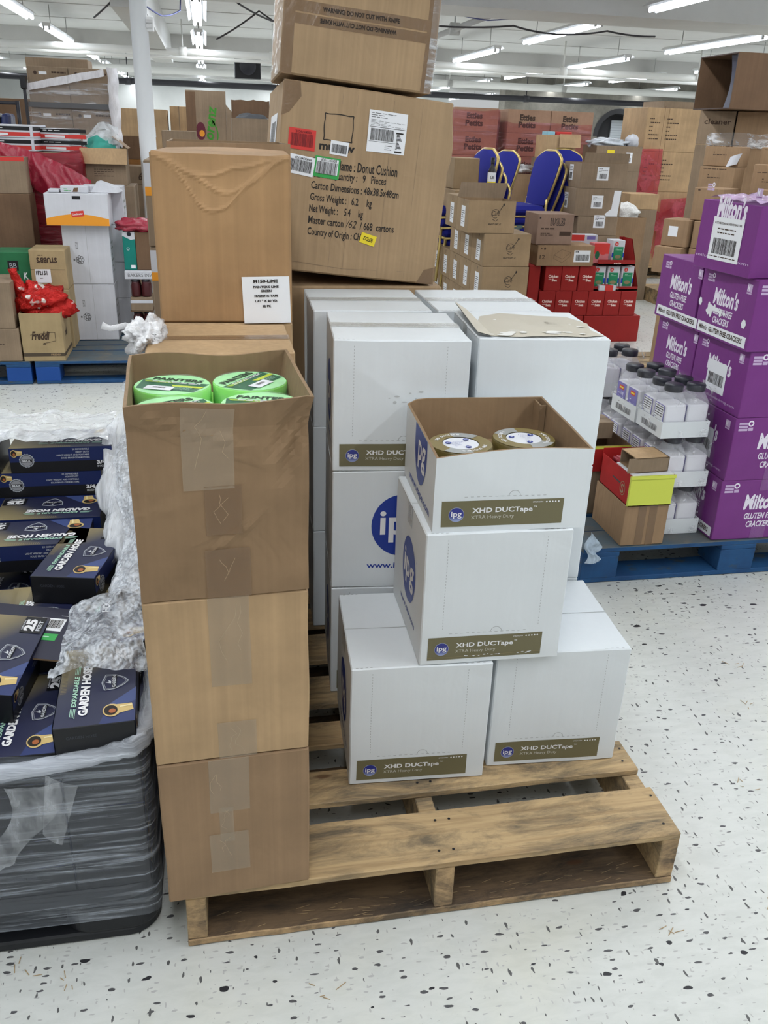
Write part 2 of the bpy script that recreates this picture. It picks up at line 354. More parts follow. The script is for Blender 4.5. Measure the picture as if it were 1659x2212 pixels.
mb = MB(); mb.box(-.78, -.45, 9.0, 17.5, 2.52, 2.95, CEIL, mats={'-z': paint('grey_soffit', (186, 184, 180))}); struct(mb.build('trim_2'))
box_ob('trim_3', -12, 32, 16.8, 17.1, 2.7, 2.95, BEAMM); box_ob('trim_4', -12, 32, 24.5, 24.9, 2.6, 2.95, BEAMM)
PIPEM = flat('white_pipe_paint', (228, 228, 224), .4); DKP = flat('dark_pipe', (46, 46, 52), .4); GALV = flat('grey_conduit', (176, 176, 174), .4)
def pipe(name, label, pts, r, mat, extra=None, group=None):
    mb = MB(); mb.tube(pts, r, mat, 10)
    if extra: extra(mb)
    return tag(mb.build(name), label, 'pipe', group)
def hang(xs, y, z, mat, r=.012):
    def f(mb):
        for x in xs: mb.tube([(x, y, z), (x, y, 2.95)], r, mat, 6); mb.tube([(x - .06, y, z), (x + .06, y, z)], .075, mat, 10)
    return f
pipe('water_pipe', 'thick white pipe running across under the ceiling, nearest of the long white pipes', [(-11, 14.3, 2.5), (31, 14.3, 2.5)], .055, PIPEM, hang([-3, -.2, 1.2, 3.4, 6.1, 8.6, 11], 14.3, 2.5, PIPEM))
pipe('water_pipe', 'second white pipe across the ceiling, behind the nearest thick white one', [(-11, 19.6, 2.5), (31, 19.6, 2.5)], .075, PIPEM, hang([1.9, 5.5, 8.2, 12], 19.6, 2.5, PIPEM))
pipe('sprinkler_pipe', 'thin white sprinkler pipe just below the nearest thick white pipe', [(-6, 14.0, 2.40), (9, 14.0, 2.40)], .025, PIPEM)
pipe('black_pipe', 'long black pipe running across low under the ceiling', [(-11, 20.1, 2.28), (31, 20.1, 2.28)], .065, DKP, hang([-1.5, 3, 7.5, 12.5], 20.1, 2.28, DKP))
pipe('conduit', 'thin grey conduit running away under the ceiling at left', [(-3.1, 6, 2.62), (-3.1, 16, 2.62)], .03, GALV)
pipe('conduit', 'grey conduit with hangers running away behind the top cardboard box', [(3.3, 9, 2.7), (3.3, 19, 2.7)], .035, GALV, hang([3.3], 11, 2.7, GALV), None)
def cable(pts, r, mat, label):
    q = []
    for i in range(len(pts) - 1):
        a, b = Vector(pts[i]), Vector(pts[i + 1])
        for k in range(8):
            t = k / 8; p = a.lerp(b, t); p.z -= .07 * (a - b).length * 4 * t * (1 - t) * .35; q.append(p)
    q.append(Vector(pts[-1])); mb = MB(); mb.tube(q, r, mat, 6); return tag(mb.build('cable'), label, 'cable')
CAB = flat('dark_cable', (60, 58, 62), .5); CABB = flat('blue_cable', (90, 96, 150), .5)
cable([(1.2, 8.4, 2.60), (2.0, 8.6, 2.5), (3.4, 8.9, 2.55), (3.9, 8.95, 2.5), (4.5, 8.95, 2.56), (5.1, 9.0, 2.54)], .010, CAB, 'black cable looped along the big ceiling beam at right')
cable([(2.4, 8.845, 2.70), (3.2, 9.2, 2.62), (3.9, 8.845, 2.72)], .007, CABB, 'thin blue cable beside the black one on the ceiling beam')
cable([(-.55, 8.6, 2.605), (-.3, 9.4, 2.50), (-.12, 10, 2.62), (-.1, 10.2, 2.95)], .008, CABB, 'thin blue cable drooping to the tube light right of the white column')
cable([(.45, 8.84, 2.61), (.9, 9.4, 2.5), (1.6, 9.6, 2.95)], .009, CAB, 'dark cable hanging in a curve left of the top cardboard box')
cable([(.3, 12.4, 2.55), (.9, 12.6, 2.94), (1.6, 12.6, 2.6), (1.9, 12.7, 2.95)], .012, CAB, 'dark cable arching over the ceiling between tube light and top box')
cable([(-1.1, 10.5, 2.55), (-.62, 10, 2.9)], .010, CAB, 'dark cable rising to the ceiling left of the white column')
cable([(-2.3, 7.6, 2.95), (-2.25, 9.0, 2.62), (-2.2, 12.5, 2.95)], .012, CAB, 'dark cable hanging beside the tube lights at the upper left')
# ---- fluorescent fixtures: housing, two tubes, end caps; their own light
TUBE = flat('lit_tube', (236, 244, 255), .3, emit=9.0); HOUS = flat('fixture_enamel', (225, 226, 226), .4); CAPM = flat('tube_cap', (190, 190, 190), .3, metal=.6)
def fixture(x, y, z=2.60, L=2.42, label='', w=LAMP_W):
    r = empty('fluorescent_light', label, 'ceiling light', (x, y, z), 0, 'fluorescent tube lights on the ceiling')
    if 'fx' not in MC:
        a = MB(); a.box(-.055, .055, 0, L, .045, .09, HOUS); a.add([(-.11, 0, .05), (.11, 0, .05), (.055, 0, .09), (-.055, 0, .09), (-.11, L, .05), (.11, L, .05), (.055, L, .09), (-.055, L, .09)], [(0, 4, 7, 3), (1, 2, 6, 5), (3, 7, 6, 2)], HOUS)
        h = a.build('housing', r); ts = []
        for sx in (-.035, .035):
            b = MB(); b.tube([(sx, .03, .02), (sx, L - .03, .02)], .019, TUBE, 8); t = b.build('tube', r)
            b = MB(); b.box(sx - .012, sx + .012, 0, .03, .0, .045, CAPM); b.box(sx - .012, sx + .012, L - .03, L, .0, .045, CAPM); e = b.build('lamp_holder', r)
        for yy in (.4, L - .4):
            b = MB(); b.tube([(0, yy, .09), (0, yy, .35)], .006, GALV, 5); b.build('hanger', r)
        MC['fx'] = r
    else:
        for c in KID.get('fx') or KID.setdefault('fx', kids(MC['fx'])):
            k = c.copy(); C.objects.link(k); k.parent = r
    l = D.lights.new('tube_light', 'AREA'); l.shape = 'RECTANGLE'; l.size = .12; l.size_y = L; l.energy = w; l.color = (.965, .99, 1.0)
    lo = D.objects.new('tube_light', l); C.objects.link(lo); lo.parent = r; lo.location = (0, L / 2, -.012); return r
side = {-6.4: 'far left row', -2.0: 'row left of the white column', .06: 'row right of the white column', 2.2: 'row behind the top cardboard box', 4.4: 'row right of the top cardboard box', 6.6: 'row above the stone arch', 8.8: 'row over the tall brown stack', 11.2: 'far right row', 14: 'outermost right row'}
words = ['nearest', 'second', 'third', 'fourth', 'fifth', 'sixth', 'seventh', 'eighth']
for x in (-6.4, -4.2, -2.0, .06, 2.2, 4.4, 6.6, 8.8, 11.2, 14):
    off = {-2.0: .35, .06: 0, 6.6: .25, 8.8: -.3}.get(x, 0); vis = 0
    for k in range(-3, 7):
        y = 8.96 + 3.67 * k + off
        if ((x > 9 or x < -5) and k < 0) or (k > 4 and not -3 < x < 12): continue
        if y < -1.5 and abs(x - 2.2) > 5: continue
        seen = y > 7 or (x == 4.4 and k == -1)
        nm = 'lit fluorescent ceiling light, %s in the %s' % (words[min(vis, 7)], side.get(x, 'row at the upper left edge')) if seen else 'fluorescent tube light on the ceiling over the aisle above the camera'
        if seen: vis += 1
        fixture(x, y, label=nm, w=LAMP_W * {-1: .35, -2: .8}.get(k, 1.0 if k <= 0 else .8))
# white steel column
mb = MB(); mb.lathe([(.062, 0), (.062, .02), (.058, .02), (.056, 2.93), (.09, 2.93), (.09, 2.95)], flat('column_paint', (226, 229, 232), .4), 28); o = struct(mb.build('column', loc=(-.30, 5.5, 0)))
mb = MB(); mb.box(-.03, .03, -.02, .02, 0, .09, HOUS, .004); mb.box(-.02, .02, -.03, -.02, .02, .04, CAPM); mb.box(-.02, .02, -.03, -.02, .05, .07, CAPM)
tag(mb.build('junction_box', loc=(-.235, 5.49, 2.02)), 'small white junction box fixed to the side of the white column', 'junction box')
# speaker hanging from the ceiling, far
r = empty('ceiling_speaker', 'black speaker hanging from the ceiling beyond the white column', 'speaker', (.95, 17.8, 2.32)); mb = MB(); mb.box(-.25, .25, -.15, .15, 0, .45, BLK, .01); mb.build('cabinet', r)
mb = MB(); mb.lathe([(.16, 0), (.13, .02), (.0, .03)], DKP, 20, c=(0, -.18, .22), ax=1); mb.build('speaker_cone', r); mb = MB(); mb.tube([(0, 0, .45), (0, 0, .63)], .02, BLK, 6); mb.build('bracket', r)
# ================================================================ PALLETS
PINE = wood('pallet_pine', (190, 162, 120), (150, 122, 86), (86, 78, 66), (3, 70, 70), .85)
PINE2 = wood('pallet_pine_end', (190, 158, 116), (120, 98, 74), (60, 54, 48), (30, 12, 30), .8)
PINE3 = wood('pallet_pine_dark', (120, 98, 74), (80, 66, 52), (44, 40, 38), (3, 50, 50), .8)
BLUEW = wood('blue_painted_wood', (70, 84, 92), (48, 56, 62), (30, 40, 52), (4, 60, 60), .4, ((28, 82, 130), (20, 60, 104)))
BLUED = wood('worn_blue_deck', (112, 108, 100), (76, 76, 76), (50, 60, 68), (4, 60, 60), .6, ((66, 88, 102), (92, 92, 88)))
BLUEB = flat('bright_blue_block', (22, 74, 150), .55)
def rough_box(mb, x0, x1, y0, y1, z0, z1, mat, seed, seg=.06, amp=.0018, mats=None):
    w0 = mb.warp; f = crumple(amp, 11, seed); mb.warp = f; mb.box(x0, x1, y0, y1, z0, z1, mat, .002, seg, mats); mb.warp = w0
p = empty('wooden_pallet', 'worn pine pallet carrying the white and brown tape cartons in the foreground', 'pallet', (0, 0, 0))
bl = [(0, .143), (.200, .303), (.388, .475), (.545, .668), (.742, .876), (.922, 1.022), (1.075, 1.219)]
for i, (a, b) in enumerate(bl):
    mb = MB(); rough_box(mb, 0 + (.004 if i == 1 else 0), 1.016, a, b, .124, .140, PINE, i + 1, mats={'-x': PINE2, '+x': PINE2})
    if i < 2:
        T = Fr((0, 0, .1412), (1, 0, 0), (0, 1, 0))
        for x in (.03, .5, .53, .99): mb.ell(T, x, a + .03, .003, .003, BLK, 1, 8); mb.ell(T, x + .012, b - .03, .003, .003, BLK, 1, 8)
    mb.build('deck_board', p)
for i, x in enumerate((0, .489, .978)):
    mb = MB(); rough_box(mb, x, x + .038, .002, 1.217, .018, .124, PINE, 20 + i, mats={'-y': PINE2}); mb.build('stringer', p)
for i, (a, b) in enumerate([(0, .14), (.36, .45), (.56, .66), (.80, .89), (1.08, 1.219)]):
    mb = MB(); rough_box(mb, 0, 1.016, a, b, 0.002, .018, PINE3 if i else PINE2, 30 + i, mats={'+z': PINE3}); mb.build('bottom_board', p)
mb = MB(); random.seed(3)
for k in range(60):
    x = random.uniform(.05, 1.0); a = random.uniform(-.5, .5); l = random.uniform(.006, .03); y = random.uniform(.004, .05)
    mb.tube([(x, y, .0195), (x + l * math.cos(a), y + l * math.sin(a) * .5, .021)], .0006, PINE, 4)
tag(mb.build('wood_splinters'), 'pale wood splinters lying on the lower board of the pine pallet', 'splinters', kind='stuff')
def block_pallet(name, label, x, y, w, d, deck, blk, nb=3, front=None, slats=7):
    p = empty(name, label, 'pallet', (x, y, 0)); bw = .14
    sp = w / 1.0
    for i in range(slats):
        t = d / slats; mb = MB(); rough_box(mb, 0, w, i * t, i * t + t * (.97 if i == 0 else .82), .122, .140, deck, 40 + i, .1, mats={'-y': blk}); mb.build('deck_board', p)
    for i in range(nb):
        xx = (w - bw) * i / (nb - 1)
        mb = MB(); rough_box(mb, xx, xx + bw, 0.0, d, .104, .122, blk, 50 + i, .1); mb.build('stringer_board', p)
        for j, yy in enumerate((0, d / 2 - .07, d - .14)):
            mb = MB(); rough_box(mb, xx, xx + bw, yy, yy + .14, .02, .104, front or blk, 60 + i * 3 + j, .05); mb.build('block', p)
    for yy in (0, d / 2 - .06, d - .12):
        mb = MB(); rough_box(mb, 0, w, yy, yy + .12, .002, .02, blk, 70, .1); mb.build('bottom_board', p)
    return p
block_pallet('blue_pallet', 'worn blue wooden pallet carrying purple cracker cartons and salt jars at right', 1.345, 1.305, 1.22, 1.02, BLUED, BLUEW)
block_pallet('blue_pallet', 'blue wooden pallet under the open cream box and the white cartons at left', -.965, 4.12, 1.2, 1.0, BLUED, BLUEW, front=BLUEB)
block_pallet('blue_pallet', 'blue wooden pallet under plain brown boxes at the far left edge', -2.19, 4.12, 1.2, 1.0, BLUED, BLUEW, front=BLUEB)
# ================================================================ WHITE DUCT TAPE CARTONS
WW, WD, WH = .3023, .3162, .3035; PH = .1405
IPG = NT('ipg_ball_print'); tc = IPG.coord(); gz = IPG.new('ShaderNodeSeparateXYZ'); IPG.link(tc, gz.inputs[0])
IPG.link(IPG.ramp(gz.outputs[2], [(.02, lin((170, 185, 225))), (.034, lin((44, 52, 138))), (.07, lin((38, 44, 130)))]), IPG.b.inputs['Base Color']); IPG.b.inputs['Roughness'].default_value = .35; IPG = IPG.m
def duct_label(mb, f, w, x0=.016, x1=.262, z0=.012, z1=.066, worn=False):
    mb.rect(f, x0, z0, x1, z1, OLV, 1); W_ = x1 - x0; H = z1 - z0
    cx, cz, r = x0 + W_ * .12, z0 + H * .48, H * .27
    mb.ell(f, cx, cz, r * 1.06, r * 1.06, SILV, 2); mb.ell(f, cx, cz, r, r, IPG, 3)
    mb.text(f, 'ipg', cx - r * .72, cz - r * .5, r * 1.45, r * 1.0, WHT, 4, .012, 0, 4)
    mb.text(f, 'XHD DUCTape', x0 + W_ * .245, z0 + H * .46, W_ * .50, H * .26, WHT, 2, .025)
    mb.text(f, 'TM', x0 + W_ * .752, z0 + H * .68, W_ * .026, H * .05, WHT, 2)
    mb.text(f, 'XTRA Heavy Duty', x0 + W_ * .24, z0 + H * .25, W_ * .355, H * .17, flat('soft_white_print', (196, 194, 184), .5), 2, 0)
    mb.text(f, 'STRENGTH', x0 + W_ * .74, z0 + H * .86, W_ * .085, H * .05, WHT, 2)
    for i in range(5): mb.ell(f, x0 + W_ * (.855 + .025 * i), z0 + H * .885, H * .032, H * .032, WHT, 2, 10)
    if worn:
        r_ = random.Random(4); mb.path(f, [(x0 + W_ * t, z0 + H * (.10 + .05 * t + .012 * math.sin(t * 17))) for t in [i / 20 for i in range(21)]], .0009, GOLD, 2)
        for k in range(16):
            x = x0 + W_ * r_.uniform(.3, .95); mb.ell(f, x, z0 + H * r_.uniform(.10, .17), r_.uniform(.001, .004), r_.uniform(.0005, .0014), LBL, 3, 7)
def ipg_side(mb, f, cx, cz, r, web=True, ky=1.1):
    mb.ell(f, cx, cz, r, r * ky, BLU, 1, 40); mb.text(f, 'ipg', cx - r * .72, cz - r * .62, r * 1.5, r * 1.15, WHT, 2, .02)
    mb.text(f, 'R', cx + r * 1.05, cz + r * .7, r * .08, r * .1, BLU, 1)
    if web: mb.text(f, 'www.itape.com', cx - r * 1.12, cz - r * 1.62, r * 2.3, r * .26, BLU, 1, .02)
def perf(mb, f, x0, y0, x1, y1, n, mat=GSEAM):
    for i in range(n):
        a, b = i / n, (i + .5) / n; mb.path(f, [(x0 + (x1 - x0) * a, y0 + (y1 - y0) * a), (x0 + (x1 - x0) * b, y0 + (y1 - y0) * b)], .0008, mat, 1)
def white_draw(kind='label', worn=False, scuff=0, cut=None):
    def f(mb, F):
        w, d, h = WW, WD, (cut or WH)
        if kind == 'label':
            duct_label(mb, F['f'], w, worn=worn)
            mb.ring(F['f'], .16, .074, .011, .0118, GSEAM, 1, 16, .1, PI - .1); perf(mb, F['f'], .06, .074, .23, .074, 14)
            if not cut: perf(mb, F['f'], .045, .085, .045, h - .01, 30); perf(mb, F['f'], .25, .085, .25, h - .01, 30)
            ipg_side(mb, F['l'], .17, .5 * WH, .068) if not cut else None
            if cut:     # the top of the blue oval was cut away with the carton rim
                n = 30; cx, cz, r = .17, .125, .062
                pts = [(cx + r * math.cos(PI + PI * i / n), cz + r * 1.3 * math.sin(PI + PI * i / n)) for i in range(n + 1)] + [(cx + r * .97, cut - .002), (cx - r * .97, cut - .002)]
                mb.poly(F['l'], pts, BLU, 1); mb.text(F['l'], 'pg', cx - r * .4, .075, r * 1.2, .06, WHT, 2, .02); mb.text(F['l'], 'www.itape.com', .06, .012, .22, .022, BLU, 1, .02)
        if kind == 'logo': ipg_side(mb, F['f'], .165, .165, .072)
        if not cut:
            mb.path(F['t'], [(.002, d * .5), (w - .002, d * .5)], .0014, GSEAM, 1)
            for y in (.004, d - .004): perf(mb, F['t'], .01, y, .05, y, 4, INKB); perf(mb, F['t'], w - .06, y, w - .01, y, 4, INKB)
            perf(mb, F['l'], .01, h - .004, d - .01, h - .004, 26, INKB)
        if scuff:
            r = random.Random(scuff)
            for k in range(9): mb.ell(F['f'], .12 + r.uniform(0, .12), .17 + r.uniform(-.01, .02), r.uniform(.002, .009), r.uniform(.001, .004), flat('grey_scuff', (188, 191, 192), .6), 1, 9)
    return f
def tape_top(w=WW, d=WD, mat=TAPEW, hw=.024, drop=.05):
    def f(mb, F): mb.rect(F['t'], 0, d / 2 - hw, w, d / 2 + hw, mat, 2)
    return ('tape', f, 'clear glossy tape strip')
def wbox(label, x, y, tier, rz=0, kind='label', z=None, seed=1, group=None, **k):
    parts = [tape_top()] if k.pop('tape', True) else [('tape', lambda mb, F: mb.rect(F['l'], WD / 2 - .024, WH - .05, WD / 2 + .024, WH, TAPEW, 3))]
    return carton('duct_tape_carton', label, 'box', (x, y, PH + tier * WH if z is None else z), WW, WD, WH - .0008, WB, rz, group, white_draw(kind, **k), parts, c=.0025, seg=.02, warp=crumple(.0013, 9, seed), seam=None)
G3 = 'white duct tape cartons stacked on the pine pallet'
wbox('white duct tape carton at bottom left of the front row, standing on the pine pallet', .3488, .2465, 0, -.0555, seed=1, tape=False)
wbox('white duct tape carton at bottom right of the front row, standing on the pine pallet', .6692, .2599, 0, -.0594, seed=2, tape=False)
wbox('white duct tape carton with creased worn label, under the open-topped one', .4908, .2400, 1, -.0263, seed=3, tape=False, worn=True)
# rear rows
for k, (x, y, rz) in enumerate([(.3531, .5942, -.0778), (.678, .5953, -.0858)]):
    side_ = ('left', 'right')[k]
    for t in range(3):
        lab = {(0, 0): 'white tape carton at the bottom of the middle row, behind the bottom left front carton', (0, 1): 'white carton with big blue logo oval facing forward, left middle layer', (0, 2): 'white duct tape carton with smudged front, top layer left behind the cut-open one',
               (1, 0): 'white tape carton at the bottom of the middle row, behind the bottom right front carton', (1, 1): 'white tape carton in the middle layer at right behind the front stack', (1, 2): 'white carton with torn beige patch on its lid, top layer right'}[(k, t)]
        kd = 'logo' if t == 1 else ('label' if k == 0 else 'none')
        wbox(lab, x, y, t, rz, kind=kd, seed=5 + k * 3 + t, scuff=7 if (k, t) == (0, 2) else 0, tape=(k, t) != (1, 2))
for k, (x, y, rz) in enumerate([(.346, .918, -.03), (.663, .912, -.03)]):
    for t in range(3):
        lab = 'white tape carton with taped lid, top layer of the rear row, %s one' % ('left', 'right')[k] if t == 2 else 'white tape carton in the rear row, %s layer of the %s column' % (('bottom', 'middle')[t], ('left', 'right')[k])
        wbox(lab, x, y, t, rz, kind='none', seed=12 + k * 3 + t)
# torn lid paper and lifted flap on the top right carton
TORN = paint('torn_beige_paper', (205, 198, 182), .08, .85); TORNW = flat('torn_white_flecks', (232, 231, 226), .8)
r = [o for o in D.objects if o.get('label', '').startswith('white carton with torn')][0]
mb = MB(crumple(.002, 16, 3)); T = Fr((0, 0, WH), (1, 0, 0), (0, 1, 0)); rr = random.Random(5)
ring_ = [(.02, .02), (.10, .012), (.19, .02), (.25, .014), (.295, .03), (.285, .09), (.298, .16), (.27, .235), (.20, .25), (.11, .285), (.05, .24), (.022, .14)]
mb.grid(lambda u, v: (lambda a, b: (a[0] + (b[0] - a[0]) * v, a[1] + (b[1] - a[1]) * v, WH + .0015 + .004 * math.sin(v * PI)))((.15, .14), (lambda k: (ring_[int(k) % 12][0] * (1 - k % 1) + ring_[(int(k) + 1) % 12][0] * (k % 1), ring_[int(k) % 12][1] * (1 - k % 1) + ring_[(int(k) + 1) % 12][1] * (k % 1)))(u * 12)), 48, 8, TORN)
for k in range(15):
    x, y = rr.uniform(.03, .28), rr.choice((rr.uniform(.02, .06), rr.uniform(.02, .26))); mb.ell(T, x, y, rr.uniform(.005, .022), rr.uniform(.003, .009), TORNW, 10, 9)
mb.lines(Fr(T.pt(.19, .13, 0), (1, 0, 0), (0, 1, 0)), 0, 0, .025, .03, 5, flat('faint_print', (160, 152, 138), .8), 11)
o = mb.build('torn_paper', r); o['label'] = 'beige torn paper layer with white flecks'
mb = MB(); mb.grid(lambda u, v: (-.002 + .035 * u, .01 + (WD * .95) * v, WH + .003 + .022 * (1 - u) * (.4 + .6 * v)), 6, 12, TORN); mb.grid(lambda u, v: (-.001 + .035 * u, .01 + (WD * .95) * v, WH + .0002 + .021 * (1 - u) * (.4 + .6 * v)), 6, 12, WB); mb.build('flap', r)
# open-topped carton
CH = .175
def rim(p):
    q = p + noise.noise_vector(p * 9 + Vector((3, 3, 3))) * .001
    if p.z > CH - .03:
        k = (p.z - (CH - .03)) / .03; u = p.x / .309; v = p.y / WD
        q.z += k * ((-.021 + .012 * u + .01 * math.sin(u * 3)) * (1 - v) + .004 * v - .012 * math.exp(-((u) ** 2) * 400) * v * (1 if u < .08 else 0))
    return q
r = carton('duct_tape_carton', 'white duct tape carton with its top cut off, showing rolls of duct tape inside', 'box', (.5035, .247, PH + 2 * WH), .309, WD, CH, WB, -.035, None, white_draw('label', cut=CH), [('corner_tab', lambda mb, F: (mb.box(.289, .293, .27, WD - .006, .02, CH - .004, KI), mb.box(.289, .303, .268, .272, .02, CH - .004, KI)))], opn=True, seg=.02, warp=rim)
open_white = r
def at_local(root, p):
    a = root.rotation_euler[2]; l = root.location; return (l[0] + p[0] * math.cos(a) - p[1] * math.sin(a), l[1] + p[0] * math.sin(a) + p[1] * math.cos(a), l[2] + p[2])
DUCTO = flat('olive_tape_film', (128, 112, 62), .28, spec=.6); DUCTG = flat('grey_tape_print', (158, 160, 158), .3, spec=.6); DUCTS = flat('duct_tape_edge', (96, 84, 44), .3)
def duct_roll(label, loc, rz):
    r = empty('duct_tape_roll', label, 'tape roll', loc, rz, 'rolls of duct tape in the cut-open carton')
    R0, r0, h = .0665, .038, .048
    mb = MB(); mb.lathe([(r0, 0), (R0 - .003, 0), (R0, .003), (R0, h - .003), (R0 - .003, h), (r0, h)], DUCTS, 40); T = Fr((0, 0, h), (1, 0, 0), (0, 1, 0))
    mb.ring(T, 0, 0, r0, R0 - .002, DUCTO, 1, 40)
    for a in (.3, 3.5): mb.ring(T, 0, 0, r0, R0 - .003, DUCTG, 2, 14, a, a + 1.0)
    for i, ch in enumerate('XHD DUCTape'):
        a = 2.4 - i * .13
        if ch != ' ': mb.text(T.sub((R0 - .020) * math.cos(a), (R0 - .020) * math.sin(a), math.degrees(a) - 90), ch, 0, 0, None, .0075 if ch != 'a' else .006, WHT, 3, .03)
        if ch != ' ': mb.text(T.sub((R0 - .020) * math.cos(a + PI), (R0 - .020) * math.sin(a + PI), math.degrees(a) + 90), ch, 0, 0, None, .0075, WHT, 3, .03)
    mb.build('tape', r)
    mb = MB(); mb.lathe([(.0, h * .7), (.0, h - .0005), (r0 - .001, h - .0005), (r0 - .001, .002)], flat('core_label', (226, 228, 234), .3), 32, smooth=False)
    for k in range(3):
        a = .5 + k * 2.1; mb.ell(T, .026 * math.cos(a), .026 * math.sin(a), .0062, .0062, BLU, 2, 14); mb.text(T, 'ipg', .026 * math.cos(a) - .004, .026 * math.sin(a) - .002, .008, .005, WHT, 3)
    mb.lines(T, -.022, -.014, .02, .014, 7, BLU, 1, 9, .18); o = mb.build('core_label', r); o['label'] = 'white core disc with blue dots'
    return r
zt = .088
duct_roll('olive duct tape roll lying at left in the cut-open white carton', at_local(open_white, (.080, .135, zt)), .4)
duct_roll('olive duct tape roll lying at right in the cut-open white carton', at_local(open_white, (.222, .160, zt)), -1.9)
for k, p in enumerate([(.080, .135, .0405 - .0005), (.222, .160, .0405 - .0005), ]):
    pass
mb = MB(); mb.box(0, .29, 0, .29, 0, .08, KI); o = mb.build('cardboard_divider', loc=at_local(open_white, (.008, .012, .006)), rot=(0, 0, open_white.rotation_euler[2]))
tag(o, 'brown cardboard divider under the duct tape rolls in the cut-open white carton', 'divider')
# ================================================================ BROWN TAPE CARTONS, LEFT COLUMN
CW, CDp, CHh = .2616, .2982, .3191
WRK = flat('tape_wrinkle', (184, 166, 140), .3)
def vtape(x0, x1, z0, z1, mat=TAPE, face='f'):
    def g(mb, F):
        mb.rect(F[face], x0, z0, x1, z1, mat, 3, .012); r = random.Random(int((x0 + z0) * 1e4))
        for k in range(2):
            x = x0 + (x1 - x0) * r.uniform(.15, .8); z = z1 - (z1 - z0) * r.uniform(0, .3); pts = [(x, z)]
            for q in range(r.randint(3, 6)): x = min(x1 - .002, max(x0 + .002, x + r.uniform(-.010, .010))); z = max(z0 + .002, z - (z1 - z0) * r.uniform(.05, .16)); pts.append((x, z))
            mb.path(F[face], pts, .0004, WRK, 4)
    return ('tape', g)
def htape(w, d, mat=TAPE, hw=.024): return ('tape', lambda mb, F: mb.rect(F['t'], 0, d / 2 - hw, w, d / 2 + hw, mat, 2, .012))
def dent3(p):
    q = crumple(.0024, 7, 4)(p)
    if p.y < .15:
        def crease(x0, z0, x1, z1, a, s):
            dx, dz = x1 - x0, z1 - z0; L2 = dx * dx + dz * dz; t = max(0, min(1, ((p.x - x0) * dx + (p.z - z0) * dz) / L2)); dd = math.hypot(p.x - x0 - t * dx, p.z - z0 - t * dz)
            return a * math.exp(-(dd / s) ** 2) * math.sin(PI * min(1, .2 + t * .8))
        q.y += crease(.262, .30, .215, .18, .012, .010) + crease(.25, .315, .20, .22, .010, .009) + crease(.03, .30, .19, .24, -.003, .006) + crease(.11, .08, .21, .15, -.003, .006) + crease(.24, .2, .262, .02, .004, .012)
    if p.z > CHh - .04:
        k = (p.z - CHh + .04) / .04; q.x += k * (.010 * (p.x / CW) - .002); q.z += k * .004 * math.sin(p.x * 30); q.y += -.006 * k if p.y < .05 else 0
    return q
carton('tape_carton', 'brown carton at the bottom of the front left column, on the pine pallet corner', 'box', (-.0267, -.016, PH), CW, CDp, CHh - .001, KB, .0467, None, None, [vtape(.085, .155, .20, .318), vtape(.080, .150, .06, .15), vtape(.10, .125, .13, .21)], c=.003, seg=.02, warp=crumple(.0016, 7, 1))
carton('tape_carton', 'tan carton in the middle of the front left column, second from the pallet', 'box', (-.0267, -.016, PH + CHh), CW, CDp, CHh - .001, KB2, .0467, None, None, [vtape(.10, .165, .15, .318), vtape(.105, .17, .0, .075)], c=.003, seg=.02, warp=crumple(.0020, 7, 2))
def c3draw(mb, F):
    mb.path(F['f'], [(.012, .287), (.05, .268), (.10, .245), (.14, .235), (.19, .215)], .0010, KI, 2)
    mb.path(F['f'], [(.08, .09), (.12, .105), (.18, .135), (.20, .145)], .0009, KI, 2)
c3 = carton('tape_carton', 'crumpled brown carton with open top full of green painters tape, front left column', 'box', (-.0267, -.016, PH + 2 * CHh), CW, CDp, CHh, KBN, .0467, None, c3draw, [vtape(.075, .15, .185, .312), vtape(.105, .16, .11, .19, TAPEB), vtape(.10, .17, .0, .085, TAPEB)], opn=True, seg=.010, warp=dent3)
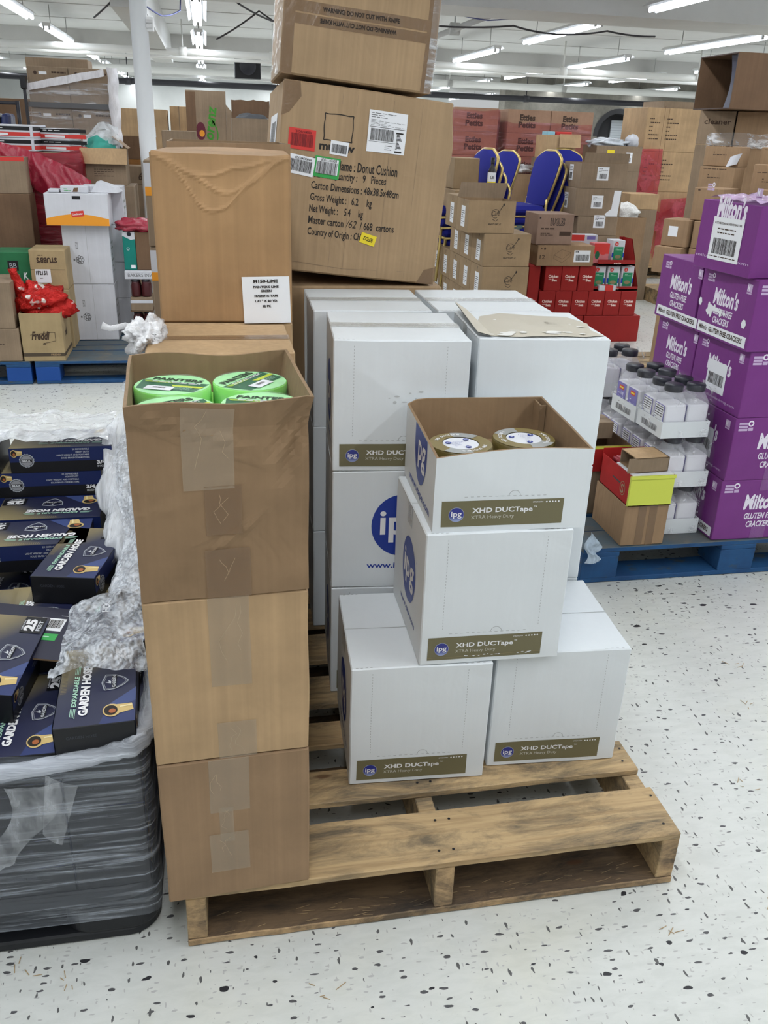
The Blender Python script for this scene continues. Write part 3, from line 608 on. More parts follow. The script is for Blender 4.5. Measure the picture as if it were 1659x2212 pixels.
# rolls of green tape
def green_roll(label, loc, rz):
    r = empty('painters_tape_roll', label, 'tape roll', loc, rz, 'rolls of green painters tape in the open brown carton'); R0, h = .0625, .036
    mb = MB(); mb.lathe([(.0, 0), (R0 - .001, 0), (R0, .002), (R0, h - .002), (R0 - .0015, h), (.0, h)], LIME, 44); mb.build('tape', r)
    mb = MB(); T = Fr((0, 0, h), (1, 0, 0), (0, 1, 0)); q = R0 - .002; mb.ell(T, 0, 0, q, q, MGRN, 1, 40)
    a0, a1 = math.asin(.30), math.asin(-.55)
    def chord(y): return math.sqrt(max(0, (q * .985) ** 2 - y * y))
    for y0, y1, m in ((.016, -.034, DGRN), (.012, .004, flat('olive_green_print', (150, 190, 60), .4)), (-.004, -.013, flat('lime_print', (196, 214, 60), .4))):
        N = 8; up = [(chord(y0) * (2 * i / N - 1), y0) for i in range(N + 1)]
        pts = [(-chord(y0), y0), (chord(y0), y0), (chord(y1), y1), (-chord(y1), y1)] if m is DGRN else [(-chord(y0) * .9, y0), (-.004, y0), (.004, y1), (-chord(y1) * .8, y1)] if y0 > 0 else [(0, y0), (chord(y0) * .95, y0), (chord(y1) * .9, y1), (.006, y1)]
        mb.poly(T, pts, m, 2 if m is DGRN else 3)
    mb.text(T, 'PAINTERS', -.043, .020, .086, .015, flat('deep_green_ink', (22, 60, 36), .5), 3, .04)
    mb.lines(T, -.038, .003, .045, .012, 2, WHT, 4, 5, .5); mb.lines(T, .01, -.03, .04, -.014, 4, MINT, 4, 6, .4)
    mb.rect(T, -.034, -.040, .012, -.018, LBL, 5); mb.bars(T, -.022, -.031, .0, -.024, INK, 6, 14); mb.build('printed_disc', r)
    mb = MB(); mb.lathe([(R0 + .0006, .004), (R0 + .0006, h), (R0 - .004, h + .0032), (.0, h + .0034)], film('roll_film', clear=.96, sc=(9, 9, 9), lo=.5, hi=.75, white=.22, bd=.002), 44); mb.build('shrink_wrap', r); return r
zr = .254
for (u, v, rz, lab) in [(.068, .205, -.35, 'rear left'), (.196, .215, .95, 'rear right'), (.070, .075, .5, 'front left'), (.200, .082, -.25, 'front right')]:
    rl = green_roll('green painters tape roll at %s in the open brown carton' % lab, at_local(c3, (u, v, zr)), rz)
mb = MB(); mb.box(0, CW - .03, 0, CDp - .045, 0, zr - .008, LIME, .004); tag(mb.build('tape_layers', loc=at_local(c3, (.012, .036, .007)), rot=(0, 0, .0467)), 'lower layers of green tape rolls under the top four rolls', 'tape rolls', kind='stuff')
for t in range(3):
    carton('tape_carton', ('tan carton with taped lid and white plastic over its left edge' if t == 2 else 'tan carton in the second left column, %s layer under the taped one' % ('bottom', 'middle')[t]), 'box', (-.018, .292, PH + t * CHh), CW, .243, CHh - .001, KB2, .0, None, None, [htape(CW, .243, TAPEB, .018)] if t == 2 else [], c=.003, seg=.02, warp=crumple(.0015, 7, 20 + t))
for t in range(3):
    carton('tape_carton', 'tan carton in the third left column, %s layer below the white-stickered one' % ('bottom', 'second', 'third')[t], 'box', (-.001, .551, PH + t * CHh), CW, CDp, CHh - .001, KB2, -.0497, c=.003)
def dent5(p):
    q = crumple(.0015, 6, 9)(p); u = p.x / CW
    def vz(dp, c0): t = abs(u - c0) / (c0 if u < c0 else 1 - c0); return CHh - .010 - dp * (1 - t * t * (3 - 2 * t)) * (1 + .25 * noise.noise(Vector((u * 6, dp * 40, 2))))
    if p.y < .1:
        for dp, c0, a in ((.088, .44, .16), (.060, .52, .10), (.034, .36, .12)):
            dz = p.z - vz(dp, c0)
            if dz > 0: q.y += a * .022 * (1 - math.exp(-dz / .014)) * math.sin(PI * min(1, max(0, u))) ** .6
            q.y -= .0016 * math.exp(-((dz - .001) / .0035) ** 2) * math.sin(PI * min(1, max(0, u))) ** .5
    if p.z > CHh - .005: q.z += -.008 * math.sin(PI * u) * (1 - p.y / CDp) + .004 * math.sin(PI * u) * (p.y / CDp)
    return q
def m150(mb, F):
    f = F['f'].sub(.165, -.001, 1.5); mb.rect(f, 0, 0, .094, .093, LBL, 6)
    for t, y, w in (('M150-LIME', .081, .044), ("PAINTER'S LIME", .0705, .046), ('GREEN', .0625, .020), ('MASKING TAPE', .0525, .043), ('1.41 " X 60 YD.', .0425, .041), ('32 PK', .032, .016)):
        mb.text(f, t, .047 - w / 2 * 1.1, y, w * 1.1, .0066 if t == 'M150-LIME' else .0048, INK, 8, .045)
carton('tape_carton', 'brown carton with crushed top edge and big white text sticker, top of the left columns', 'box', (-.001, .551, PH + 3 * CHh), CW, CDp, CHh - .001, board('kraft_m150', (170, 134, 95)), -.0497, None, None, [('sticker', m150, 'white sticker with lines of capitals')], c=.004, seg=.0048, warp=dent5)
for t in range(4):
    carton('tape_carton', 'brown carton just behind the crushed-edge one, its rim showing above' if t == 3 else 'brown carton in the rearmost left column, %s layer' % ('bottom', 'second', 'third')[t], 'box', (.018, .875, PH + t * CHh), .272, .30, CHh - .001 + (.012 if t == 3 else 0), KB, .0, c=.003, opn=True if t == 3 else None, seg=.02 if t == 3 else None, warp=crumple(.002, 5, 31) if t == 3 else None)
# white plastic tuft over the second column
def crumpled(name, label, cat, mat, cx, cy, cz, rx, ry, rz, seed, amp=.35, n=26, sc=2.2, kind=None, flatb=None):
    mb = MB(); off = Vector((seed * 3.3, seed * 1.7, seed))
    def fn(u, v):
        a = 2 * PI * u; b = PI * (v - .5); d = Vector((math.cos(b) * math.cos(a), math.cos(b) * math.sin(a), math.sin(b)))
        k = 1 + amp * noise.noise(d * sc + off) + amp * .45 * noise.noise(d * sc * 3.1 + off) + amp * .2 * abs(noise.noise(d * sc * 7 + off)); z = cz + d.z * rz * k
        if flatb is not None: z = max(z, flatb)
        return (cx + d.x * rx * k, cy + d.y * ry * k, z)
    mb.grid(fn, n * 2, n, mat, True); return tag(mb.build(name), label, cat, None, kind)
PLW = film('white_plastic_film', (238, 238, 240), clear=.55, sc=(14, 14, 14), lo=.4, hi=.6, white=.92, bd=.01)
crumpled('plastic_wrap', 'crumpled white plastic hanging over the left edge of the tan taped carton', 'plastic wrap', PLW, -.022, .43, 1.10, .035, .075, .028, 3, .6)
mb = MB(); mb.tube([(-.035, .45, 1.10), (-.06, .44, 1.115), (-.085, .43, 1.112), (-.10, .43, 1.118)], [.010, .006, .005, .007], PLW, 8); tag(mb.build('plastic_strip'), 'twisted white plastic end sticking out left of the tan taped carton', 'plastic strip')
# ================================================================ CUSHION CARTON AND THE ONE ON TOP
def cushion(mb, F):
    f = F['f']; g = f.sub(.115, .455, 0)
    pts = []
    for i in range(40):
        t = i / 40 * 4; s = int(t); k = t - s; b = .006 * math.sin(PI * k)
        cs = [(-.036, -.030), (.036, -.030), (.036, .030), (-.036, .030)]; a, c_ = cs[s], cs[(s + 1) % 4]; dx, dy = c_[0] - a[0], c_[1] - a[1]; L = math.hypot(dx, dy)
        e = .005 * (math.exp(-(k / .08) ** 2) + math.exp(-((1 - k) / .08) ** 2)); px, py = a[0] + dx * k, a[1] + dy * k; pts.append((.156 + px + (dy / L) * b * .6 + (.6 if px > 0 else -.6) * e, .385 + py - (dx / L) * b * .6 + (.6 if py > 0 else -.6) * e))
    mb.path(f, pts, .0026, INK, 1, True)
    mb.text(f, 'mullow', .107, .326, .098, .022, INK, 1, .04)
    L = [('Product Name : Donut Cushion', .236, 1), ('Carton Quantity :   9   Pieces', .207, 1), ('Carton Dimensions : 48x38.5x48cm', .246, 0), ('Gross Weight :   6.2     kg', .172, 1), ('Net Weight :    5.4     kg', .150, 1), ('Master carton', .098, 0), ('Country of Origin : China', .166, 1)]
    for k, (t, w, dsc) in enumerate(L): mb.text(f, t, .094, .294 - k * .0302 - .010 - (.0058 if dsc else 0), w, .020 + (.0058 if dsc else 0), INK, 1, .02)
    mb.text(f, '/ 668  cartons', .238, .133, .098, .020, INK, 1, .02); mb.text(f, '/62', .198, .134, .030, .020, INK, 1, 0, .3)
    for x in (.16, .20, .30, .38): mb.path(f, [(x, .01), (x + .002, .47)], .0008, KB3, 1)
    mb.path(f, [(.0, .03), (.2, .02), (.40, .03)], .001, KB3, 1)
def lab_ship(mb, F):
    f = F['f'].sub(.236, .336, 0); mb.rect(f, 0, 0, .106, .105, LBL, 3); mb.lines(f, .006, .085, .1, .1, 3, INK, 4, 1, .25); mb.lines(f, .006, .066, .1, .083, 5, INK, 4, 2, .2); mb.path(f, [(.004, .064), (.102, .064)], .0012, INK, 4); mb.bars(f, .008, .03, .072, .060, INK, 4, 34, 5); mb.path(f, [(.004, .027), (.08, .027)], .0008, INK, 4); mb.rect(f, .078, .004, .098, .008, INK, 4); mb.rect(f, .078, .052, .098, .056, INK, 4); mb.lines(f, .05, .006, .072, .02, 3, INK, 4, 8, .3)
    for k in range(12): mb.rect(f, .08, .012 + k * .0033, .08 + .004 + (k * 37 % 13) * .001, .0138 + k * .0033, INK, 4)
def lab_small(x, y, w, h, bg, inner=None, rot=-3, seed=1, t=None, ink=INK, bars=True):
    def f_(mb, F):
        f = F['f'].sub(x, y, rot); mb.rect(f, 0, 0, w, h, bg, 3)
        if inner: mb.rect(f, .005, .010, w - .005, h - .004, LBL, 4)
        if t: mb.text(f.sub(w * .85, h * .92, 180) if bars else f.sub(w * .8, h * .7, 180), t, 0, 0, w * .62, h * (.13 if bars else .38), ink, 5)
        if bars: mb.bars(f, w * .09, h * .16, w * .9, h * .76, ink, 5, 26, seed)
    return f_
CT = [('shipping_label', lab_ship, 'large white shipping label'), ('sticker', lab_small(.022, .320, .073, .053, REDP, None, -1, 3, 'X00M97BGHL', flat('dark_red_ink', (110, 20, 24), .5)), 'red barcode sticker'),
      ('sticker', lab_small(.024, .258, .072, .050, LBL, None, -5, 5, 'HNKK5495X29'), 'white barcode sticker'), ('sticker', lab_small(.097, .256, .070, .054, GRN, True, -2, 8, 'B0XGY1YUUF'), 'green-edged barcode sticker'),
      ('sticker', lab_small(.136, .318, .050, .036, LBL, None, -3, 9), 'small white barcode sticker'), ('sticker', lab_small(.240, .100, .044, .028, YEL, None, -12, 9, 'RFD2', INK, False), 'yellow sticker reading RFD2'),
      ('tape', lambda mb, F: mb.poly(F['f'], [(0, .486), (.045, .486), (.05, .45), (.02, .41), (0, .40)], TAPEB, 2)), ('tape', lambda mb, F: mb.poly(F['f'], [(.42, 0), (.473, 0), (.473, .05), (.44, .04)], TAPEB, 2)), ('tape', lambda mb, F: mb.rect(F['t'], .0, .18, .473, .23, TAPEB, 2)),
      ('label', lambda mb, F: (mb.rect(F['l'], .12, .30, .30, .41, LBL, 2), mb.bars(F['l'], .15, .33, .27, .39, INK, 3, 24, 2)), 'white label on the side')]
def kwarp(p):
    q = crumple(.004, 4.5, 6)(p)
    if p.x > .44 and p.z > .3: q.x -= .006 * math.sin(p.z * 30)
    return q
carton('cushion_carton', 'large tilted cardboard carton printed with carton details, with red, green and yellow stickers', 'box', (.266, 1.262, 1.098), .473, .40, .486, KP, (-.058, .088, .011), None, cushion, CT, c=.004, seg=.02, warp=kwarp)
BR = [('tape', lambda mb, F: (mb.rect(F['f'], .03, .118, .375, .142, TAPEB, 2), mb.text(F['f'].sub(.295, .137, 180), 'WARNING: DO NOT CUT WITH KNIFE', 0, 0, .20, .011, INK, 4, .03))),
      ('tape', lambda mb, F: (mb.rect(F['f'], .03, .146, .375, .172, TAPEB, 2), mb.text(F['f'], 'WARNING: DO NOT CUT WITH KNIFE', .10, .153, .20, .011, INK, 4, .03))),
      ('tape', lambda mb, F: mb.rect(F['f'], 0, 0, .03, .35, TAPEB, 2)), ('tape', lambda mb, F: mb.rect(F['f'], .375, 0, .405, .35, TAPEB, 2)),
      ('stretch_film', lambda mb, F: mb.rect(F['l'], 0, 0, .36, .35, film('clear_film', clear=.9, sc=(7, 7, 30), lo=.5, hi=.68, white=.7), 4)),
      ('stretch_film', lambda mb, F: mb.rect(F['f'], .385, 0, .408, .35, film('clear_film'), 5))]
carton('taped_carton', 'cardboard carton taped with do-not-cut warning tape on top of the tilted cushion carton', 'box', (.300, 1.285, 1.5935), .405, .36, .36, KP, (-.03, .088, .0), None, None, BR, c=.004, seg=.03, warp=crumple(.002, 5, 8))
carton('shipping_carton', 'brown carton hidden low behind the white cartons, holding up the tilted cushion carton', 'box', (.262, 1.262, .585), .50, .45, .468, KP, 0, None, None, [vtape(.02, .06, .1, .5, TAPEB)], c=.004)
carton('shipping_carton', 'brown carton on a low board, bottom of the stack under the cushion carton', 'box', (.262, 1.262, .12), .50, .45, .465, KB3, 0, c=.004)
mb = MB(); [mb.box(0, .56, a, a + .09, .1, .118, PINE) for a in (0, .14, .28, .40)]; [mb.box(x, x + .08, 0, .49, .0, .1, PINE) for x in (0, .24, .48)]; tag(mb.build('wooden_pallet', loc=(.235, 1.245, 0)), 'pine pallet under the tall stack of cushion cartons', 'pallet')
# ================================================================ GARDEN HOSE PALLET (LEFT)
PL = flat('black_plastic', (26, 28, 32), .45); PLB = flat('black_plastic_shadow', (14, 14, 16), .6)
p = empty('plastic_pallet', 'black plastic pallet with rounded corners under the wrapped garden hose boxes', 'pallet', (-1.14, .045, 0))
def rslab(mb, x0, x1, y0, y1, z0, z1, r, mat, n=8):
    pts = []
    for cx, cy, a in ((x1 - r, y0 + r, -PI / 2), (x1 - r, y1 - r, 0), (x0 + r, y1 - r, PI / 2), (x0 + r, y0 + r, PI)):
        pts += [(cx + r * math.cos(a + PI / 2 * i / n), cy + r * math.sin(a + PI / 2 * i / n)) for i in range(n + 1)]
    N = len(pts); e = .004
    def sh(k): return [((x - (x0 + x1) / 2) * k[0] + (x0 + x1) / 2, (y - (y0 + y1) / 2) * k[0] + (y0 + y1) / 2, k[1]) for x, y in pts]
    vs = sh((1 - e * 2, z0)) + sh((1, z0 + e)) + sh((1, z1 - e)) + sh((1 - e * 2, z1)); fs = [(l * N + i, l * N + (i + 1) % N, (l + 1) * N + (i + 1) % N, (l + 1) * N + i) for l in range(3) for i in range(N)]
    fs += [tuple(range(N))[::-1], tuple(3 * N + i for i in range(N))]; mb.add(vs, fs, mat)
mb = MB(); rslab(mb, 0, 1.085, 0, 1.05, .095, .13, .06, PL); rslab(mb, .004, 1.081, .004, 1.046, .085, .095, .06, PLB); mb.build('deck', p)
mb = MB(); rslab(mb, 0, 1.085, 0, 1.05, .0, .022, .06, PL); mb.build('base_frame', p)
for i in range(3):
    for j in range(3):
        mb = MB(); x0, y0 = (0, .46, .905)[i], (0, .44, .87)[j]; rslab(mb, x0, x0 + .18, y0, y0 + .18, .022, .085, .05, PL); mb.build('foot', p)
NAVG = NT('hose_box_lid'); co = NAVG.coord(); sx = NAVG.new('ShaderNodeSeparateXYZ'); NAVG.link(co, sx.inputs[0])
mx = NAVG.new('ShaderNodeMath', operation='MULTIPLY_ADD', i1=-1.1); NAVG.link(sx.outputs[0], mx.inputs[0]); NAVG.link(sx.outputs[1], mx.inputs[2])
NAVG.link(NAVG.ramp(mx.outputs[0], [(.02, lin((30, 34, 66))), (.085, lin((44, 48, 70))), (.15, lin((120, 110, 84))), (.22, lin((150, 136, 98)))]), NAVG.b.inputs['Base Color']); NAVG.b.inputs['Roughness'].default_value = .4; NAVG = NAVG.m
HW, HD, HH = .135, .245, .0645; MID = flat('hose_blue_facet', (44, 56, 104), .4); HSIDE = flat('hose_side_blue', (24, 38, 88), .38); HBLK = flat('hose_side_black', (17, 18, 23), .4); LGT = flat('pale_print', (206, 210, 214), .5)
def shield(mb, T, x, y, s, mat=SILV, lay=2):
    pts = [(-s, .62 * s), (0, .86 * s), (s, .62 * s), (s * .92, -.1 * s), (s * .5, -.72 * s), (0, -1.08 * s), (-s * .5, -.72 * s), (-s * .92, -.1 * s)]
    mb.path(T, [(x + a, y + b) for a, b in pts], s * .09, mat, lay, True); mb.path(T, [(x + a * .86, y + b * .86) for a, b in pts], s * .03, mat, lay, True)
    mb.rect(T, x - s * .8, y - s * .2, x + s * .8, y + s * .14, HBLK, lay + 1); mb.text(T, 'GARDEN', x - s * .78, y - s * .15, s * 1.56, s * .26, LGT, lay + 2, .03)
    mb.poly(T, [(x - s * .2, y + s * .2), (x, y + s * .62), (x + s * .05, y + s * .35), (x + s * .25, y + s * .42), (x + s * .1, y + s * .2)], LGT, lay); mb.ring(T, x, y + s * .30, s * .30, s * .36, LGT, lay, 14, 3.6, 5.9)
def brass(mb, T, x, y, s, lay=2):
    mb.poly(T, [(x + s * .2, y - s * .42), (x + s * 1.2, y - s * .3), (x + s * 1.2, y + s * .35), (x + s * .3, y + s * .5)], BRASS, lay)
    mb.ell(T, x, y, s * .5, s * .62, BRASS, lay + 1, 20); mb.ell(T, x - s * .05, y, s * .38, s * .48, INK, lay + 2, 20); mb.ell(T, x + s * .02, y - s * .12, s * .2, s * .22, flat('copper_print', (170, 96, 50), .4), lay + 3, 12)
    mb.poly(T, [(x + s * .5, y + .12 * s), (x + s * 1.2, y + .1 * s), (x + s * 1.2, y + s * .22), (x + s * .5, y + s * .26)], flat('brass_light', (244, 228, 176), .35), lay + 1)
def hose_draw(mb, F):
    T = Fr((HW, 0, HH), (0, 1, 0), (-1, 0, 0))          # reading along the long side
    L, H = HD, HW
    mb.poly(T, [(0, 0), (.06, 0), (.035, .05), (0, .06)], MID, 1); mb.poly(T, [(.06, 0), (.10, 0), (.05, .05), (.035, .05)], flat('hose_blue_facet_light', (62, 78, 130), .4), 1)
    for i in range(28): mb.rect(T, .10 + i * .0045, H * .90, .1012 + i * .0045, H * .97, GOLD, 1)
    mb.rect(T, L - .058, .006, L - .004, .046, HBLK, 2); mb.text(T, '25', L - .052, .020, .040, .021, WHT, 3, .06); mb.text(T, 'LENGTH', L - .048, .042, .030, .003, LGT, 3, .03); mb.text(T, 'FEET', L - .050, .009, .034, .008, LGT, 3, .03)
    mb.text(T, 'EXPANDABLE', .055, .101, .095, .0085, MINT, 3, .03, .15); mb.text(T, 'GARDEN HOSE', .028, .080, .150, .0165, WHT, 3, .05, .12)
    for k in range(4):
        y = .101 + k * .0026; mb.rect(T, .022 + k * .002, y, .050, y + .0011, MINT, 3); mb.rect(T, .156, y, .182 - k * .002, y + .0011, MINT, 3)
    shield(mb, T, .122, .040, .024); brass(mb, T.sub(.036, .034, -80), -.006, .0, .030)
    for f in (F['l'], F['r']):
        mb.rect(f, 0, .0, HD, HH * .44, HBLK, 1); mb.rect(f, 0, HH * .44, HD, HH, HSIDE, 1)
        cx, cz = .040, HH * .50; n = 16
        mb.poly(f, [(cx + (.0185 if i % 2 else .0168) * math.cos(PI * i / n), cz + (.0185 if i % 2 else .0168) * math.sin(PI * i / n)) for i in range(2 * n)], SILV, 2); mb.ell(f, cx, cz, .015, .015, HBLK, 3, 22); mb.ell(f, cx, cz, .0138, .0138, flat('seal_grey', (150, 152, 158), .4), 4, 22); mb.rect(f, cx - .0125, cz - .004, cx + .0125, cz + .004, HBLK, 5); mb.text(f, 'MAX', cx - .010, cz - .003, .020, .006, LGT, 6, .04)
        for i, t in enumerate(('2X EXPANDABLE', 'HEAVY DUTY', 'LIGHT WEIGHT AND PORTABLE', 'SOLID BRASS CONNECTORS')): w_ = (.04, .032, .078, .068)[i]; mb.text(f, t, .190 - w_, HH * (.88 - i * .115), w_, .0042, LGT, 2, .01)
        mb.text(f, '3/4', .206, .018, .022, .010, WHT, 2, .05); mb.text(f, 'INCH', .207, .010, .020, .005, LGT, 2, .03); brass(mb, f.sub(.012, HH * .8, 0), 0, 0, .016, 2)
    mb.text(F['f'], 'GARDEN HOSE', .02, .04, .05, .006, flat('dim_print', (60, 62, 72), .5), 1)
mb = MB(); F = faces(HW, HD, HH); mb.box(0, HW, 0, HD, 0, HH, HBLK, .0012, None, {'+z': NAVG}); hose_draw(mb, F)
hose0 = mb.build('garden_hose_box', loc=(0, 0, -50)); HB = [hose0]; used = [False]
def hose(x, y, z, rz, label, group=None):
    """x,y: where the low corner of the box's own frame stands"""
    if not used[0]: o = hose0; used[0] = True
    else: o = hose0.copy(); C.objects.link(o)
    o.location = (x, y, z); o.rotation_euler = rz if isinstance(rz, tuple) else (0, 0, rz); o['label'] = label; o['category'] = 'box'
    if group: o['group'] = group
    elif 'group' in o.keys(): del o['group']
    return o
GL = 'stretch-wrapped garden hose boxes'; GT = 'loose garden hose boxes on top of the wrapped stack'
z0 = .131; hh = .0652
for t in range(5):
    for i in range(4):
        for j in range(4):
            if t < 3 and 0 < j < 3 and i > 0 and False: continue
            hose(-.060 - (i + 1) * .1375, .050 + j * .2475, z0 + t * hh, 0, 'dark garden hose box packed under grey stretch film on the black pallet', GL)
z5 = z0 + 5 * hh; z6 = z5 + hh
R90 = PI / 2
def H(px, py, z, rz, lab): return hose(px, py, z, rz, lab, GT)
H(-.196, .028, z5, .05, 'navy garden hose box nearest the camera, lying on the wrapped stack')
H(-.190, .287, z5, .03, 'garden hose box behind the nearest one, half under bubble wrap')
H(-.195, .545, z5, 0, 'garden hose box in the top layer under the bubble wrap, further back')
H(-.350, .300, z5 - .0, .02, 'garden hose box in the dark gap between the loose lids')
H(-.200, .795, z5, 0, 'garden hose box in the rear corner below the bubble wrap')
o_ = H(-.300, .470, z6, -.20, 'garden hose box with gold top end, turned askew under the bubble wrap edge')
H(-.205, .62, z6 + .0, R90, 'garden hose box with upside-down lid reading 25 FEET, left of the bubble wrap')
H(-.46, .60, z5, R90, 'garden hose box lying crosswise under the one with the upside-down 25')
H(-.46, .60, z6, R90, 'garden hose box at the left edge beside the upside-down lids')
H(-.19, .765, z6, R90, 'garden hose box with upside-down lid, one step below the rear stack')
for t in range(4):
    H(-.185 + (.0, .012, -.012, .02)[t], .905, z5 + t * hh, R90, 'garden hose box in the rear stack with round side seal, %s one' % ('lowest', 'third from top', 'second from top', 'top')[t])
    H(-.435, .905, z5 + t * hh, R90, 'garden hose box at the left edge of the rear stack, %s one' % ('lowest', 'third from top', 'second from top', 'top')[t])
H(-.56, .54, z5, -R90, 'garden hose box at left with its GARDEN lid upright, partly under the open flap')
H(-.345, .045, z5 + .0, .0, 'garden hose box with gold lid at the left front of the loose boxes') if False else None
# tilted loose boxes and the open flap
hose(-.42, .16, z5 + .012, (0.06, .10, -.12), 'tilted garden hose box with gold lid at the left edge', GT)
FLAPM = flat('hose_flap_navy', (40, 40, 58), .45)
mb = MB(); mb.box(0, .34, 0, .16, 0, .004, FLAPM, 0, None, {'-x': KI, '+x': KI, '+y': KI, '-y': KI}); T = Fr((0, 0, .004), (1, 0, 0), (0, 1, 0))
mb.rect(T, .165, .085, .215, .125, LBL, 1); mb.bars(T.sub(.17, .09, 0), 0, .004, .04, .03, INK, 2, 18, 4); mb.rect(T, .15, .055, .215, .076, GRN, 1); mb.rect(T, .155, .064, .20, .067, MINT, 2); mb.path(T, [(.2, .135), (.25, .132)], .001, LGT, 1); mb.lines(T, .15, .03, .19, .045, 3, LGT, 1, 5, .2); mb.lines(T, .26, .07, .28, .085, 3, LGT, 1, 6, .2)
tag(mb.build('open_box_flap', loc=(-.455, .30, z6 + .004), rot=(.10, .05, -.22)), 'navy cardboard flap with white barcode and green patch lying over the hose boxes', 'box flap')
# stretch film around the stack
FIL = film('grey_stretch_film', (200, 208, 220), clear=.88, sc=(1.6, 1.6, 40), rough=.13, bd=.014, lo=.50, hi=.70, white=.72)
def shell(mb, x0, x1, y0, y1, z0, z1, r, mat, nz=44, n=160, amp=.006, seed=2):
    P = 2 * (x1 - x0 + y1 - y0 - 4 * r) + 2 * PI * r; off = Vector((seed, seed * 2, seed * 3))
    segs = [((x0 + r, y0), (1, 0), x1 - x0 - 2 * r, None), ((x1 - r, y0 + r), None, PI / 2 * r, -PI / 2), ((x1, y0 + r), (0, 1), y1 - y0 - 2 * r, None), ((x1 - r, y1 - r), None, PI / 2 * r, 0), ((x1 - r, y1), (-1, 0), x1 - x0 - 2 * r, None), ((x0 + r, y1 - r), None, PI / 2 * r, PI / 2), ((x0, y1 - r), (0, -1), y1 - y0 - 2 * r, None), ((x0 + r, y0 + r), None, PI / 2 * r, PI)]
    def fn(u, v):
        s = u * P
        for o, d, L, a in segs:
            if s <= L + 1e-9 or o is segs[-1][0]:
                if d: x, y = o[0] + d[0] * s, o[1] + d[1] * s; nx, ny = d[1], -d[0]
                else: t = a + s / r; x, y = o[0] + r * math.cos(t), o[1] + r * math.sin(t); nx, ny = math.cos(t), math.sin(t)
                break
            s -= L
        z = z0 + (z1 - z0) * v; q = Vector((x * 2.2, y * 2.2, z * 26)) + off; k = amp * (noise.noise(q) + .5 * noise.noise(q * 2.3)); top = max(0, (v - .9) / .1)
        return (x + nx * (k - .004 * top), y + ny * (k - .004 * top), z + .02 * top * noise.noise(Vector((x * 5, y * 5, 1))))
    mb.grid(fn, n, nz, mat, True)
r = empty('stretch_film', 'grey streaky stretch film wound around the garden hose boxes at lower left', 'stretch film', (0, 0, 0))
mb = MB(); shell(mb, -.64, -.044, .030, 1.056, .07, z5 + .012, .03, FIL); mb.build('film_layer', r)
mb = MB(); FW = film('milky_film_roll', (210, 216, 226), clear=.6, sc=(3, 3, 60), rough=.12, bd=.012, lo=.40, hi=.66, white=.85)
pts = [(-.66, .028, z5 - .045), (-.40, .024, z5 - .020), (-.25, .020, z5 - .008), (-.14, .022, z5 + .004), (-.07, .028, z5 + .014), (-.046, .06, z5 + .02), (-.042, .2, z5 + .03), (-.046, .45, z5 + .03)]
q = []
for i in range(len(pts) - 1):
    for k in range(8): q.append(Vector(pts[i]).lerp(Vector(pts[i + 1]), k / 8))
mb.tube(q, [.015 + .006 * noise.noise(Vector((i * .4, 0, 0))) + (.004 if i > 30 else 0) for i in range(len(q))], FW, 12); o = mb.build('rolled_film_edge', r); o['label'] = 'thick rolled milky edge of the film'
mb = MB(); PA = film('loose_film_patch', (220, 224, 230), clear=.86, sc=(22, 3, 9), rough=.2, bd=.006, lo=.4, hi=.75, white=.5)
mb.grid(lambda u, v: (-.285 + (.09 - .03 * v) * u - .045 * v + .02 * math.sin(v * 5), .018 - .006 * math.sin(PI * u) - .004 * noise.noise(Vector((u * 5, v * 8, 0))), z5 - .04 - .19 * v + .02 * u * v), 14, 26, PA, True)
mb.grid(lambda u, v: (-.215 + (.05 - .02 * v) * u - .02 * v, .0175 - .005 * math.sin(PI * u), z5 - .02 - .13 * v - .03 * u), 10, 18, PA, True); o = mb.build('loose_film', r); o['label'] = 'loose hanging tongue of film'
# film bag lying on the far end of the hose stack
GAR = film('clear_glossy_film', (232, 236, 240), clear=.55, sc=(5, 5, 24), rough=.12, bd=.02, lo=.4, hi=.62, white=.8)
mb = MB(); zt = z5 + 4 * hh
mb.grid(lambda u, v: (-.62 + .45 * u, .90 + .24 * v, zt + .008 + .022 * abs(noise.noise(Vector((u * 7, v * 6, 2)))) + (.03 * v * noise.noise(Vector((u * 3, 5, 0))) + .01)), 60, 26, GAR, True)
for k, (x, y) in enumerate([(-.46, 1.04), (-.40, 1.06), (-.36, 1.02), (-.30, 1.05)]): pass
tag(mb.build('plastic_film'), 'glossy clear plastic spread over the rear top of the hose boxes', 'plastic film')
# bubble wrap
BUB = NT('bubble_wrap'); co = BUB.coord((1, 1, 1)); vo = BUB.new('ShaderNodeTexVoronoi', feature='SMOOTH_F1'); BUB.link(co, vo.inputs['Vector']); vo.inputs['Scale'].default_value = 110
nz = BUB.noise(co, 26, 4, .7, .8); ad = BUB.new('ShaderNodeMath', operation='MULTIPLY_ADD', i1=.5); BUB.link(nz, ad.inputs[0]); BUB.link(vo.outputs['Distance'], ad.inputs[2]); BUB.b.inputs['Base Color'].default_value = lin((222, 228, 236)); BUB.b.inputs['Roughness'].default_value = .08; BUB.b.inputs['Specular IOR Level'].default_value = 1.0
BUB.bump(ad.outputs[0], .012, 1.0); fz = BUB.ramp(nz, [(.38, (.20,) * 3), (.62, (.82,) * 3)]); t = BUB.new('ShaderNodeBsdfTransparent'); mx = BUB.new('ShaderNodeMixShader'); BUB.link(fz, mx.inputs[0]); BUB.link(t.outputs[0], mx.inputs[1]); BUB.link(BUB.b.outputs[0], mx.inputs[2]); BUB.link(mx.outputs[0], BUB.out.inputs[0]); BUB = BUB.m
